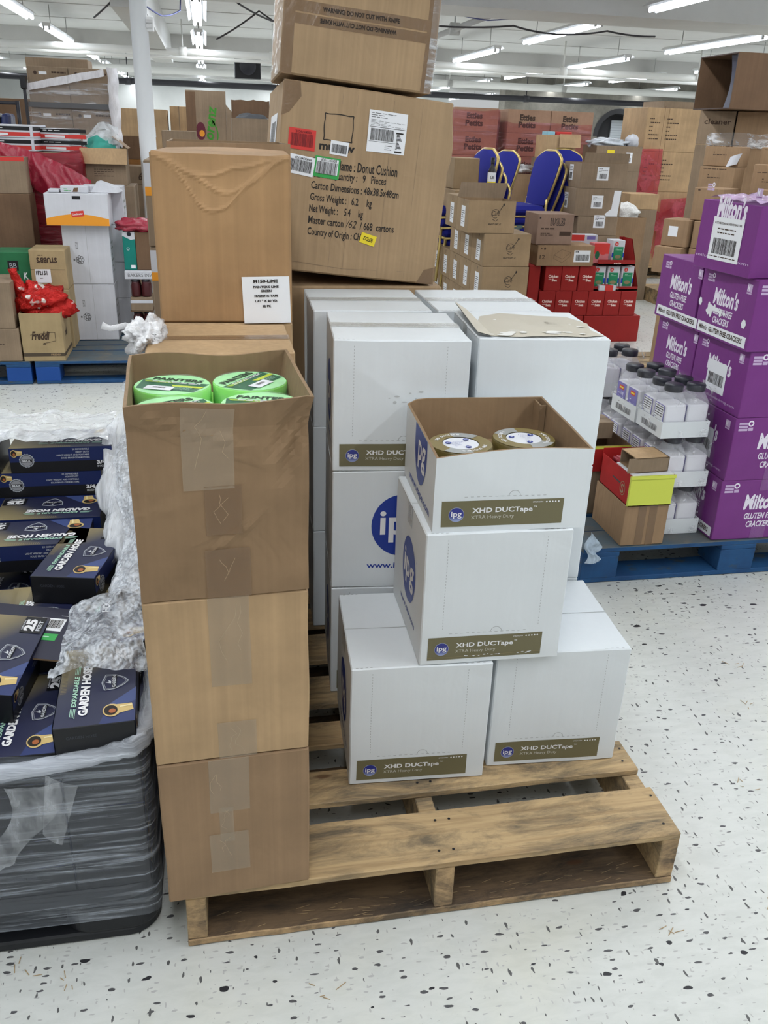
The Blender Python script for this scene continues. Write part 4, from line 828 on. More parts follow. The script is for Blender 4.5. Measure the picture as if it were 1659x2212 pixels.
def bub(p, sc=1.0, seed=0):
    o = Vector((seed, seed, seed)); return p + noise.noise_vector(p * 9 + o) * .022 * sc + noise.noise_vector(p * 28 + o) * .010 * sc + noise.noise_vector(p * 80 + o) * .0035 * sc
r = empty('bubble_wrap', 'crumpled clear bubble wrap hanging down between the hose boxes and the brown cartons', 'bubble wrap', (0, 0, 0))
mb = MB()
def bw(u, v):     # u across, v from the top rear down to the front edge
    y = 1.02 - .86 * v; ztop = z5 + 4 * hh + .05
    z = ztop - (ztop - z5 - .03) * min(1, (v / .52)) ** .85 if v < .52 else z6 + .016 + .02 * (1 - v)
    z = ztop * (1 - v) ** 1.2 + (z6 + .012) * (1 - (1 - v) ** 1.2)
    wl = (.075 + .03 * math.sin(v * 9)) * (1 - v) + (.16 if v > .75 else .10) * v + .05 * max(0, v - .75)
    x = -.050 - wl * (1 - u); zz = z + (.05 * (u - .6) * (1 - v * .8)) + .02 * math.sin(u * PI)
    return tuple(bub(Vector((x, y, zz)), 1.0, 1))
mb.grid(bw, 60, 170, BUB, True); mb.build('hanging_sheet', r)
mb = MB()
def bw2(u, v):    # long gathered fold in front of the sheet
    a = 2 * PI * u; k = v; y = .99 - .60 * k; z = (z5 + 4 * hh + .03) * (1 - k) + (z6 + .04) * k - .06 * math.sin(PI * k); x = -.135 - .02 * math.sin(k * 6) + .03 * k; rr = .024 + .012 * math.sin(k * PI) + .006 * math.sin(k * 23)
    return tuple(bub(Vector((x + rr * 1.3 * math.cos(a), y + rr * .5 * math.sin(a), z + rr * math.sin(a))), .8, 4))
mb.grid(bw2, 24, 150, film('gathered_film', (226, 230, 236), clear=.45, sc=(26, 4, 4), rough=.12, bd=.02, lo=.36, hi=.62, white=.85), True); mb.build('gathered_fold', r)
mb = MB(); mb.grid(lambda u, v: tuple(bub(Vector((-.055 - .05 * math.cos(PI * u) * (1 - .3 * v) - .02, 1.03 - .02 * v, z5 + 4 * hh + .02 + .09 * (1 - v) + .03 * math.sin(PI * u))), 1.1, 7)), 26, 22, BUB, True); mb.build('top_tuft', r)
# ================================================================ RIGHT BLUE PALLET: SALT, CRACKERS
PWHT = flat('cracker_white_print', (232, 226, 238), .45); PDIM = flat('cracker_icon_print', (196, 172, 206), .5)
MX, MY, MW, MD, MH = 1.842, 1.315, .36, .335, .2315
def mil_icon(mb, f, x, z, s=1):
    for k in range(3): mb.rect(f, x, z + k * .011 * s, x + .034 * s, z + (.008 + k * .011) * s, PDIM, 1)
    mb.ring(f, x + .045 * s, z + .026 * s, .006 * s, .011 * s, PWHT, 1, 14); mb.rect(f, x + .037 * s, z, x + .055 * s, z + .012 * s, PDIM, 1)
def mil_badge(mb, f, x, z): mb.rect(f, x, z, x + .028, z + .032, PDIM, 1); mb.rect(f, x, z + .005, x + .028, z + .007, PB, 2); mb.text(f, 'M', x + .003, z + .010, .012, .018, PWHT, 2, .04)
def mil_front(mb, f, w=MW, h=MH):
    mil_icon(mb, f, w * .04, h * .80); mil_badge(mb, f, w * .86, h * .80)
    mb.text(f, "Milton's", w * .28, h * .50, w * .44, h * .27, PWHT, 1, .035, .12); mb.text(f, 'TM', w * .73, h * .68, .008, .004, PWHT, 1)
    mb.text(f, 'GLUTEN FREE', w * .31, h * .34, w * .37, h * .105, PWHT, 1, .025, .12); mb.text(f, 'CRACKERS', w * .35, h * .20, w * .28, h * .105, PWHT, 1, .025, .12)
def mil_strip(mb, f, w):
    mb.rect(f, w * .05, .008, w * .96, .044, LBL, 1); mb.text(f, "Milton's", w * .09, .018, w * .15, .018, INKB, 2, .02, .12); mb.text(f, 'GLUTEN FREE CRACKERS', w * .28, .018, w * .62, .018, INKB, 2, .03)
def mil_side(label, strip=True, w=MD, h=MH):
    def g(mb, F):
        l = F['l']; mil_icon(mb, l, w * .10, h * .80, .8); mil_badge(mb, l, w * .83, h * .78)
        mb.text(l, "Milton's", w * .27, h * .50, w * .46, h * .25, PWHT, 1, .035, .1); mb.text(l, 'GLUTEN FREE', w * .30, h * .36, w * .36, h * .10, PWHT, 1, .025, .1); mb.text(l, 'CRACKERS', w * .32, h * .23, w * .30, h * .10, PWHT, 1, .025, .1)
        if strip: mil_strip(mb, l, w)
        mil_front(mb, F['f']); mb.rect(F['f'], MW * .42, 0, MW * .58, MH * .2, TAPEP, 2); mb.rect(F['f'], MW * .42, MH * .82, MW * .58, MH, TAPEP, 2)
        if label == 'sticker': mb.rect(l, w * .30, .045, w * .66, h * .66, LBL, 2); mb.bars(l, w * .34, .07, w * .62, .11, INK, 3, 16, 5); mb.text(l, 'miltonsbaking.com', w * .3, .02, w * .6, .012, PDIM, 1)
        if label == 'worn':
            r = random.Random(8)
            for k in range(14): mb.ell(l, w * (.05 + .028 * k * r.random() + .16), h * (.40 + r.uniform(-.06, .06)), r.uniform(.006, .018), r.uniform(.005, .015), LBL, 3, 8)
            mb.ell(l, w * .88, h * .36, .014, .016, LBL, 3, 6); mb.ell(l, w * .03, h * .47, .012, .015, LBL, 3, 6)
    return g
def mil(lab, x, y, z, draw, w=MW, d=MD, h=MH, rz=0, seed=1): return carton('cracker_carton', lab, 'box', (x, y, z), w, d, h - .0008, PB, rz, 'purple cracker cartons on the blue pallet', draw, c=.002, seg=.04, warp=crumple(.0015, 6, seed), seam='x')
z = .1415
for t in range(3): mil('purple cracker carton in the front column, %s' % ('on the pallet deck', 'second from the deck', 'third from the deck')[t], MX + .003 * t, MY, z + t * MH, mil_side('sticker' if t else '', t == 0), seed=t)
mil('purple cracker carton with torn white patches, fourth layer of the front column', MX - .022, MY - .008, z + 3 * MH, mil_side('worn'), seed=5)
for t in range(4): mil('purple cracker carton in the column behind, %s' % ('on the deck', 'second layer', 'third layer', 'top one beside the patched carton')[t], MX - (.022 if t == 3 else -.003), MY + MD + .004, z + t * MH, mil_side('', t == 3), d=.298 if t != 3 else .298, seed=8 + t)
def top_draw(mb, F):
    l = F['l']; w, h = .30, .30; mil_icon(mb, l, .01, .25, .7); mb.text(l, "Milton's", .085, .165, .15, .075, PWHT, 1, .04, .1); mb.text(l, 'miltonsbaking.com', .01, .035, .28, .012, PDIM, 1); mil_badge(mb, l, .262, .24)
    mb.rect(l, .075, .035, .235, .172, LBL, 3); mb.text(l, '8 OZ MILTONS GF EVERYTHING CKR', .085, .15, .14, .007, INKB, 4, .02); mb.lines(l, .105, .115, .2, .14, 2, INKB, 4, 5, .3); mb.bars(l, .092, .055, .212, .105, INK, 4, 30, 7); mb.lines(l, .08, .04, .22, .05, 1, INKB, 4, 6, .3)
mil('purple cracker carton on the very top with a big white barcode sticker', 1.795, 1.335, z + 4 * MH, top_draw, .36, .30, .222, (0, .0, .10), 15)
mb = MB(); mb.grid(lambda u, v: (1.79 + .36 * u, 1.34 + .30 * v, z + 4 * MH + .226 + .022 * abs(noise.noise(Vector((u * 4, v * 4, 3)))) + .012 * math.exp(-((u - .3) / .08) ** 2)), 24, 20, film('purple_tinted_film', (210, 180, 220), clear=.45, sc=(9, 9, 9), lo=.4, hi=.6, white=.8), True); tag(mb.build('plastic_film'), 'loose clear plastic on top of the highest purple carton', 'plastic film')
# salt jars
JB = flat('salt_white', (232, 232, 238), .5); JC = flat('jar_cap_black', (32, 34, 44), .35); LAV = flat('lavender_label', (120, 112, 178), .4)
JP = film('jar_plastic', (236, 238, 244), clear=.80, sc=(5, 5, 5), lo=.3, hi=.7, white=.28, rough=.12)
def make_jar(kind):
    r = empty('salt_jar', 'x', 'jar', (0, 0, -40)); s = .041
    def sq(hw, z, rr): return [(cx * (hw - rr) + rr * math.cos(a), cy * (hw - rr) + rr * math.sin(a), z) for cx, cy, a0 in ((1, -1, -PI / 2), (1, 1, 0), (-1, 1, PI / 2), (-1, -1, PI)) for a in [a0 + PI / 2 * i / 4 for i in range(5)]]
    mb = MB(); L = [sq(s * .96, 0, .008), sq(s, .005, .009), sq(s, .112, .010), sq(s * .98, .122, .014), sq(s * .80, .142, .020), sq(s * .66, .152, .024), sq(s * .66, .16, .024)]; N = 20; vs = [p for l in L for p in l]
    mb.add(vs, [(k * N + i, k * N + (i + 1) % N, (k + 1) * N + (i + 1) % N, (k + 1) * N + i) for k in range(len(L) - 1) for i in range(N)] + [tuple(range(N))[::-1]], JP, True); o = mb.build('jar_body', r)
    mb = MB(); L = [sq(s * .94, .002, .008), sq(s * .97, .006, .009), sq(s * .97, .108, .010), sq(s * .9, .113, .012)]; vs = [p for l in L for p in l]
    mb.add(vs, [(k * N + i, k * N + (i + 1) % N, (k + 1) * N + (i + 1) % N, (k + 1) * N + i) for k in range(3) for i in range(N)] + [tuple(3 * N + i for i in range(N))], JB, False); mb.build('salt', r)
    mb = MB(); mb.lathe([(.031, .155), (.0325, .157), (.0325, .176), (.030, .179), (.0, .179)], JC, 24); [mb.box(-.0005, .0005, 0, .001, 0, .001, JC) for _ in ()]; mb.build('cap', r)
    mb = MB(); f = Fr((-s - .0006, .033, .022), (0, -1, 0), (0, 0, 1))
    if kind == 'front': mb.rect(f, 0, 0, .066, .088, LAV, 0); mb.rect(f, .016, .062, .050, .078, REDP, 1); mb.rect(f, .020, .067, .046, .073, YEL, 2); mb.text(f, 'SALT', .012, .022, .042, .014, flat('pale_lavender', (200, 198, 232), .4), 1, .02); mb.lines(f, .014, .04, .05, .05, 1, WHT, 1, 2, .3)
    else: mb.rect(f, 0, 0, .066, .088, LAV, 0); mb.rect(f, .004, .003, .062, .085, LBL, 1); mb.lines(f, .007, .008, .059, .082, 9, INK, 2, 6, .38); mb.path(f, [(.006, .07), (.06, .07)], .002, INK, 2); mb.path(f, [(.006, .03), (.06, .03)], .0016, INK, 2)
    mb.build('jar_label', r); return r
jars = {'front': make_jar('front'), 'back': make_jar('back')}; jused = set()
TRW, TRD, TRH = .182, .182, .058
def tray(x, y, z, rz, kind, lab, jl):
    r = empty('salt_tray', lab, 'tray', (x, y, z), rz, 'white card trays of salt jars'); t = .003
    mb = MB(crumple(.001, 8, x + z)); mb.box(0, TRW, 0, t, 0, TRH, WB); mb.box(0, TRW, TRD - t, TRD, 0, TRH, WB); mb.box(0, t, 0, TRD, 0, TRH, WB); mb.box(TRW - t, TRW, 0, TRD, 0, TRH, WB); mb.box(0, TRW, 0, TRD, 0, .003, WB)
    l = faces(TRW, TRD, TRH)['l']; mb.bars(l, .035, .014, .15, .036, flat('grey_barcode', (110, 110, 112), .6), 1, 20, 3); mb.lines(l, .05, .040, .13, .048, 1, GSEAM, 1, 4, .4); mb.build('card_tray', r)
    mb = MB(); e = .006; FC = film('tray_shrink_film', (240, 242, 246), clear=.97, sc=(13, 13, 13), lo=.60, hi=.68, white=.6, rough=.08, bd=.02)
    def sh(u, v):
        a = [(-e, -e), (TRW + e, -e), (TRW + e, TRD + e), (-e, TRD + e), (-e, -e)]; s = u * 4; i = min(3, int(s)); k = s - i; px = a[i][0] + (a[i + 1][0] - a[i][0]) * k; py = a[i][1] + (a[i + 1][1] - a[i][1]) * k
        zz = .004 + .181 * v; sk = max(0, (v - .72) / .28); kx = (px - TRW / 2) * (1 - .10 * sk) + TRW / 2; ky = (py - TRD / 2) * (1 - .10 * sk) + TRD / 2; q = Vector((kx, ky, zz)) * 22; n_ = noise.noise(q) * .0018 * (v > .3); return (kx + n_, ky + n_, zz)
    mb.grid(sh, 40, 20, FC, True); mb.build('shrink_film', r)
    c_, s_ = math.cos(rz), math.sin(rz)
    for i in range(2):
        for j in range(2):
            lx, ly = .0485 + i * .085, .0485 + j * .085; src = jars[kind]; l = jl % (('left', 'right')[i], ('front', 'rear')[j]); pos = (x + lx * c_ - ly * s_, y + lx * s_ + ly * c_, z + .0035)
            if kind not in jused: jused.add(kind); src.location = pos; src.rotation_euler = (0, 0, rz); src['label'] = l; src['group'] = 'salt jars in shrink-wrapped trays'; JR[kind] = src
            else: dup(src, pos, rz, l, 'salt jars in shrink-wrapped trays')
JR = {}
XS = 1.652; th = .1865
rows = {0: [(1.640, 1.385), (1.640, 1.57), (1.64, 1.755), (1.64, 1.94)], 1: [(1.640, 1.383), (1.640, 1.568), (1.636, 1.753), (1.634, 1.938), (1.63, 2.12)], 2: [(1.612, 1.385), (1.603, 1.572), (1.60, 1.90)]}
pn = {0: 'bottom', 1: 'middle', 2: 'top'}; dn = ['front', 'second', 'third', 'fourth', 'fifth']
for lv in rows:
    for k, (x, y) in enumerate(rows[lv]):
        kind = 'front' if (lv == 2 and k == 1) else 'back'
        tray(x, y, .1415 + lv * th, .0 if lv < 2 else (.02, .05, -.05)[k], kind, 'white card tray of four salt jars, %s layer, %s from the aisle' % (pn[lv], dn[k]), 'black-capped salt jar, %%s %%s of the %s tray in the %s layer' % (dn[k], pn[lv]))
# small cartons in front of the salt
carton('kraft_carton', 'brown carton with two vertical tapes, on the blue pallet beside the salt trays', 'box', (1.483, 1.311, .141), .165, .245, .156, KB, 0, None, None, [('tape', lambda mb, F: mb.rect(F['f'], .052, 0, .082, .156, TAPEB, 2)), ('tape', lambda mb, F: mb.rect(F['f'], .093, 0, .122, .156, TAPEB, 2))], c=.002, seg=.03, warp=crumple(.001, 8, 2))
CY = flat('chartreuse_card', (206, 214, 84), .5); CR = board('red_display_card', (168, 30, 30), streak=.01, bmp=.1)
r = empty('display_box', 'open red display box with plain yellow-green front, on the brown taped carton', 'display box', (1.484, 1.302, .2975), 0); mb = MB(); w, d, h = .162, .24, .112
mb.box(0, w, 0, .003, 0, h, CY); mb.box(0, .003, .003, d, 0, h, CR); mb.box(w - .003, w, .003, d, 0, h, CR); mb.box(0, w, d - .003, d, 0, h + .02, CR); mb.box(0, w, 0, d, 0, .003, CR); l = faces(w, d, h)['l']
mb.rect(l, d - .010, 0, d, h, CY, 1); mb.ell(l, d - .055, .048, .02, .026, GOLD, 1); mb.ell(l, d - .055, .048, .0175, .0235, CR, 2); mb.text(l, 'S', d - .066, .03, .022, .034, GOLD, 3, .02); mb.path(l, [(.10, .062), (.165, .060)], .006, BLK, 1); mb.rect(l, .0, .10, .07, .112, CR, 1); mb.build('box_body', r)
mb = MB(); mb.box(-.002, w + .002, -.004, .0, h - .010, h + .002, CY); mb.build('front_lip', r)
mb = MB(); mb.box(.004, w - .004, .004, d * .55, h, h + .004, LBL); mb.build('inner_card', r)
r = empty('kraft_sleeve', 'small open brown card sleeve lying on the red and yellow display box', 'carton', (1.502, 1.318, .416), .06); w, d, h = .125, .11, .052; mb = MB()
mb.box(0, w, 0, .003, 0, h, KB3); mb.box(0, w, d - .003, d, 0, h, KB3); mb.box(0, w, 0, d, 0, .003, KI); mb.box(0, w, 0, d, h - .003, h, KB2); mb.box(w - .003, w, 0, d, 0, h, KB3); mb.build('sleeve', r); mb = MB(); mb.box(-.03, 0, 0, .003, 0, h, KB3); mb.build('open_flap', r)
carton('kraft_carton', 'brown carton behind the red display box beside the middle salt trays', 'box', (1.475, 1.60, .141), .15, .20, .18, KB3, 0, c=.002)
carton('display_box', 'second open red display box with yellow edge, behind the first one', 'display box', (1.452, 1.58, .322), .16, .20, .10, CR, 0, None, lambda mb, F: (mb.rect(F['f'], 0, .088, .16, .100, CY, 1), mb.rect(F['f'], .01, .102, .05, .1, GOLD, 1)), opn=True, inside=KB4)
carton('kraft_sleeve', 'brown card block on the second red display box, beside the white cartons', 'carton', (1.46, 1.66, .4225), .11, .10, .065, KB3, 0, c=.002)
crumpled('candy_wrapper', 'dark red and silver wrappers inside the open red display box', 'wrappers', flat('wrapper_red', (150, 50, 60), .25, .3), 1.535, 1.46, .392, .045, .05, .03, 5, .5, 16)
# blue-white bag by the pallet corner
BAG = film('blue_white_bag', (190, 208, 226), clear=.3, sc=(10, 10, 10), lo=.35, hi=.6, white=.95, bd=.01)
mb = MB(); mb.grid(lambda u, v: (1.345 + .05 * u + .01 * math.sin(v * 8), 1.285 - .008 * math.sin(u * PI) + .01 * noise.noise(Vector((u * 6, v * 6, 1))), .095 + .12 * v * (1 - .5 * u)), 14, 14, BAG, True); tag(mb.build('plastic_bag'), 'blue and white plastic bag end hanging over the blue pallet corner', 'plastic bag')
# ================================================================ BACKGROUND, LEFT
def bg(lab, x0, x1, y, dp, z0, z1, mat=KB3, draw=None, rz=0, parts=(), opn=None, name='cardboard_box', cat='box', group=None, inside=None, seam='x'):
    return carton(name, lab, cat, (x0, y, z0), x1 - x0, dp, z1 - z0 - .0008, mat, rz, group, draw, parts, c=.003, opn=opn, inside=inside, seam=seam)
def lab(x, z, w, h, face='f', bars=True, seed=1, rot=0):
    def g(mb, F):
        f = F[face].sub(x, z, rot); mb.rect(f, 0, 0, w, h, LBL, 1)
        if bars: mb.bars(f, w * .2, h * .12, w * .8, h * .5, INK, 2, 14, seed); mb.lines(f, w * .12, h * .58, w * .88, h * .9, 3, INK, 2, seed, .35)
        else: mb.lines(f, w * .12, h * .1, w * .88, h * .9, 5, INK, 2, seed, .3)
    return ('sticker', g, 'white sticker')
def prt(items, mat=INKB):
    def g(mb, F):
        for it in items: mb.text(F[it[0]], it[1], it[2], it[3], it[4], it[5], mat, 1, .02, *(it[6:] if len(it) > 6 else ()))
    return g
P14 = .1412
# foremost left pallet
bg('plain brown box at the left edge, bottom one on the far-left blue pallet', -1.36, -1.030, 4.125, .32, P14, .335, KB3, lambda mb, F: mb.lines(F['f'], .16, .05, .24, .13, 4, INKB, 1, 3, .3))
bg('plain brown box at the left edge, on top of the bottom one', -1.38, -1.045, 4.125, .32, .336, .60, KB3)
def fred(mb, F):
    f = F['f']; mb.text(f, 'Freddi', .055, .125, .105, .052, INKB, 1, .04, .35); mb.path(f, [(.05, .155), (.17, .17), (.19, .17), (.19, .12), (.12, .105)], .0028, INKB, 1); mb.poly(f, [(.115, .098), (.135, .098), (.128, .108), (.12, .108)], INKB, 1)
    mb.rect(f, 0, .028, .234, .048, flat('dark_taupe_print', (78, 66, 52), .7), 1); mb.text(f, 'FREDDI', .155, .032, .055, .011, KB2, 2); mb.rect(F['r'], 0, .028, .3, .048, flat('dark_taupe_print', (78, 66, 52), .7), 1); mb.text(F['r'], 'Freddi', .09, .13, .07, .045, INKB, 1, .03, .3)
CRM = board('cream_board', (172, 150, 112), streak=.02)
bg('cream cardboard box with script logo, holding a red foil bag, on the blue pallet', -1.020, -.786, 4.125, .30, P14, .425, CRM, fred, opn=True)
# red foil bag
REDF = NT('red_foil'); REDF.b.inputs['Base Color'].default_value = lin((190, 34, 26)); REDF.b.inputs['Metallic'].default_value = .55; REDF.b.inputs['Roughness'].default_value = .24
pn_ = REDF.ramp(REDF.noise(REDF.coord(), 12, 2), [(.62, lin((186, 30, 24))), (.66, lin((226, 214, 206)))]); REDF.link(pn_, REDF.b.inputs['Base Color']); REDF.bump(REDF.noise(REDF.coord(), 22, 4, .6, 1), .02, .8); REDF = REDF.m
crumpled('foil_bag', 'shiny crumpled red foil bag bulging out of the cream script-logo box', 'bag', REDF, -.905, 4.27, .46, .155, .12, .105, 4, .42, 30, 1.8)
mb = MB(crumple(.012, 14, 2)); mb.tube([(-1.00, 4.26, .50), (-1.03, 4.26, .57), (-1.045, 4.26, .63), (-1.05, 4.26, .66)], [.05, .036, .026, .03], REDF, 12); tag(mb.build('foil_bag'), 'twisted red foil bag neck standing up beside the big red foil bag', 'bag')
def stub(mb, F):
    f = F['f']; w = .20; mb.rect(f, 0, .115, w, .118, INKB, 1); mb.text(f.sub(w * .80, .19, 180), "STUBB'S", 0, 0, w * .6, .034, INKB, 1, .05); mb.lines(f, .05, .195, .15, .205, 1, INKB, 1, 2, .5)
bg("tan box with upside-down arched print behind the red foil bag", -.985, -.775, 4.46, .26, .506, .74, CRM, stub, parts=[('sticker', lambda mb, F: (mb.rect(F['f'], .025, .04, .115, .12, LBL, 3), mb.text(F['f'], '1F2151', .03, .085, .065, .026, INK, 4, .03), mb.lines(F['f'], .05, .06, .11, .07, 1, INK, 4, 2, .4)), 'white sticker reading 1F2151')])
bg("plain tan box under the one with upside-down arched print", -.985, -.775, 4.46, .26, P14, .505, CRM)
GRNB = board('green_carton_board', (44, 112, 72), streak=.01)
bg("green carton at left of the tan box with upside-down print", -1.20, -.99, 4.50, .24, .43, .72, GRNB, lambda mb, F: (mb.rect(F['f'], .08, .18, .14, .24, BLK, 1), mb.text(F['f'], 'K', .165, .13, .025, .04, WHT, 1, .03), mb.text(F['f'], 'BB', .09, .195, .04, .03, SILV, 2)), rz=.0)
bg("plain brown box under the green carton", -1.24, -.99, 4.50, .26, P14, .43, KB3)
# white egg cartons
def egg(mb, F):
    f = F['f']; w, h = .28, .36; mb.path(f, [(w * .52, 0), (w * .52, h)], .0015, GSEAM, 1); mb.text(f, 'ECO', w * .27, h * .60, .014, .045, flat('grey_ink', (110, 110, 112), .6), 1); cx, cz = w * .34, h * .42
    for k in range(7): a = 2 * PI * k / 7; mb.ring(f, cx + .016 * math.cos(a), cz + .018 * math.sin(a), .006, .010, flat('grey_ink', (110, 110, 112), .6), 1, 10)
    mb.ell(f, cx - .035, cz, .006, .007, flat('grey_ink', (110, 110, 112), .6), 1, 10); mb.lines(F['r'], .03, .05, .15, .3, 7, GSEAM, 1, 4, .35)
bg('plain white carton with small grey round print, bottom of the front white stack', -.808, -.525, 4.68, .19, P14, .501, EB, egg, group='white cartons at the left')
bg('plain white carton with small grey round print, upper one of the front white stack', -.815, -.528, 4.68, .19, .502, .866, EB, egg, group='white cartons at the left')
for t, nm in enumerate(('bottom', 'second', 'third', 'top')): bg('white carton in the rear white stack beside the orange-striped one, %s' % nm, -.70, -.445 , 4.885, .20, P14 + t * .236, P14 + t * .236 + .235, EB, lambda mb, F: mb.lines(F['r'], .03, .04, .16, .19, 4, GSEAM, 1, 4, .4), group='white cartons at the left')
def crun(mb, F):
    f = F['f']; w, h = .372, .188; N = 16
    mb.poly(f, [(0, 0), (w, 0)] + [(w - w * i / N, .040 + .028 * math.sin(PI * i / N)) for i in range(N + 1)], ORG, 1); g = f.sub(w * .41, .048, 6); mb.rect(g, 0, 0, .075, .034, REDP, 2); mb.text(g, 'Crunchmaster', .006, .011, .062, .012, WHT, 3, .02); mb.rect(f, w * .44, h * .82, w * .57, h * .92, BLK, 2)
bg('white carton with orange curved stripe and small red logo, topping the white stack', -.886, -.514, 4.62, .24, .867, 1.055, EB, crun)
def snack(mb, F): mb.poly(F['f'], [(.07, .005), (.10, .005), (.105, .03), (.08, .028)], KB4, 1); mb.lines(F['f'], .02, .005, .06, .025, 2, GRN, 1, 3, .4)
bg('small snack box with brown picture on the orange-striped carton', -.79, -.63, 4.66, .12, 1.056, 1.095, EB, snack)
bg('small grey box at left on the orange-striped carton', -.865, -.80, 4.66, .10, 1.056, 1.075, EB)
mb = MB(); mb.add([(-.62, 4.72, 1.056), (-.46, 4.72, 1.056), (-.44, 4.9, 1.056), (-.60, 4.9, 1.056), (-.58, 4.74, 1.12), (-.47, 4.74, 1.085), (-.46, 4.88, 1.085), (-.57, 4.88, 1.12)], [(0, 1, 5, 4), (1, 2, 6, 5), (2, 3, 7, 6), (3, 0, 4, 7), (4, 5, 6, 7), (0, 3, 2, 1)], EB); tag(mb.build('folded_carton'), 'grey-white folded carton lid standing open at right of the orange-striped carton', 'carton')
# red wrapped pallet
RW = film('red_stretch_film', (170, 40, 60), clear=.62, sc=(2, 2, 16), lo=.45, hi=.75, white=.75, tr=(220, 90, 106), rough=.18, bd=.02)
RW2 = film('pink_stretch_film', (206, 150, 156), clear=.93, sc=(2, 2, 16), lo=.5, hi=.74, white=.5, tr=(246, 218, 222), rough=.2, bd=.02)
for t in range(5):
    for i in range(3): bg('brown box under dark red stretch film at the far left, behind the green carton', -1.62 + i * .295, -1.62 + i * .295 + .29, 5.2, .55, P14 + t * .225, P14 + t * .225 + .224, KB3, group='boxes in the dark red wrapped pallet')
block_pallet('wooden_pallet', 'pine pallet under the dark red wrapped boxes', -1.7, 5.17, .96, .80, PINE, PINE)
def redtray(mb, F):
    f = F['f']; mb.rect(f, 0, .045, .30, .068, BLK, 1); mb.rect(f, 0, .010, .30, .034, REDP, 1); mb.rect(f, .03, .014, .16, .028, LBL, 2); mb.lines(F['f'], .02, .05, .28, .062, 1, WHT, 2, 3, .3)
    g = F['r']; mb.rect(g, 0, .045, .3, .068, BLK, 1); mb.rect(g, 0, .010, .3, .034, REDP, 1)
for t in range(2): bg('flat black, white and red tray pack, %s of the left pile' % ('lower', 'upper')[t], -1.32, -1.0, 5.24, .30, 1.268 + t * .080, 1.347 + t * .080, EB, redtray, rz=-.12)
for t in range(2): bg('flat black, white and red tray pack, %s of the right pile' % ('lower', 'upper')[t], -.985, -.80, 5.36, .30, 1.268 + t * .072, 1.339 + t * .072, EB, redtray, rz=-.12)
mb = MB(); shell(mb, -1.66, -.715, 5.165, 5.80, P14, 1.275, .05, RW, nz=30, n=110, amp=.02, seed=5); tag(mb.build('stretch_film'), 'dark red stretch film wrapped around the boxes at far left', 'stretch film')
def drape(u, v):
    x = -1.22 + .56 * u; y = 5.18 - .05 * math.sin(v * PI) + .02 * noise.noise(Vector((u * 9, v * 3, 1))); top = 1.325 - .10 * u - .12 * u * u
    return (x + .05 * v * u, y - .06 + .03 * noise.noise(Vector((u * 14, v * 2, 4))), top - (.10 + .22 * (.3 + u)) * v + .01 * noise.noise(Vector((u * 12, v * 6, 3))))
mb = MB(); mb.grid(drape, 50, 26, film('bright_red_film', (168, 36, 62), clear=.25, sc=(9, 3, 6), lo=.3, hi=.7, white=.92, tr=(220, 70, 96), rough=.16, bd=.02), True); tag(mb.build('plastic_sheet'), 'bright red plastic sheet draped from the flat tray packs at far left', 'plastic sheet')
bg('brown box with red top edge before the red draped plastic at left', -1.28, -1.035, 4.98, .16, 1.02 - .0, 1.24, KB3, lambda mb, F: mb.rect(F['f'], 0, .195, .24, .219, REDP, 1))
mb = MB(); mb.box(-1.28, -1.03, 4.96, 5.16, P14 + .0, 1.02, KB4, .003); tag(mb.build('cardboard_box'), 'dark brown box standing in front of the dark red wrapped pallet', 'box')
# teal bag box
def tealb(mb, F): mb.rect(F['f'], .06, .04, .21, .13, KB3, 1); mb.lines(F['f'], .07, .05, .20, .12, 5, INKB, 2, 4, .25)
r = bg('open brown box with teal goods in a clear bag, flap folded down', -.725, -.445, 5.3, .28, 1.065, 1.30, KB3, tealb, opn=True, parts=[('flap', lambda mb, F: mb.grid(lambda u, v: (-.01 + .305 * u, -.004 - .05 * v, .234 - .098 * v), 2, 2, KB2), 'tan folded-down flap'), ('flap', lambda mb, F: mb.grid(lambda u, v: (.30 + .05 * v * 0 - .10 * v, .02 + .26 * u, .234 + .075 * v), 2, 2, KB), None)])
TEAL = flat('teal_goods', (66, 168, 152), .5)
crumpled('folded_goods', 'teal folded goods filling the open brown box at left', 'goods', TEAL, -.61, 5.45, 1.285, .12, .10, .075, 6, .3, 18)
mb = MB(); mb.grid(lambda u, v: (-.72 + .24 * u + .02 * noise.noise(Vector((u * 5, v * 5, 1))), 5.40 + .02 * math.sin(u * 5), 1.28 + (.13 + .08 * math.sin(PI * u)) * v * (.5 + .9 * u * (1 - .5 * u)) + .02 * noise.noise(Vector((u * 8, v * 8, 5)))), 24, 20, film('clear_bag_film', clear=.55, sc=(8, 8, 8), lo=.35, hi=.62, white=.85), True); tag(mb.build('plastic_bag'), 'clear plastic bag peaked over the teal goods', 'plastic bag')
for t, (a, b) in enumerate(((0, .36), (.361, .72), (.721, 1.064))): bg('brown box in the stack under the teal goods box, %s' % ('bottom', 'middle', 'top')[t], -.725, -.40, 5.28, .36, a, b, KB3)
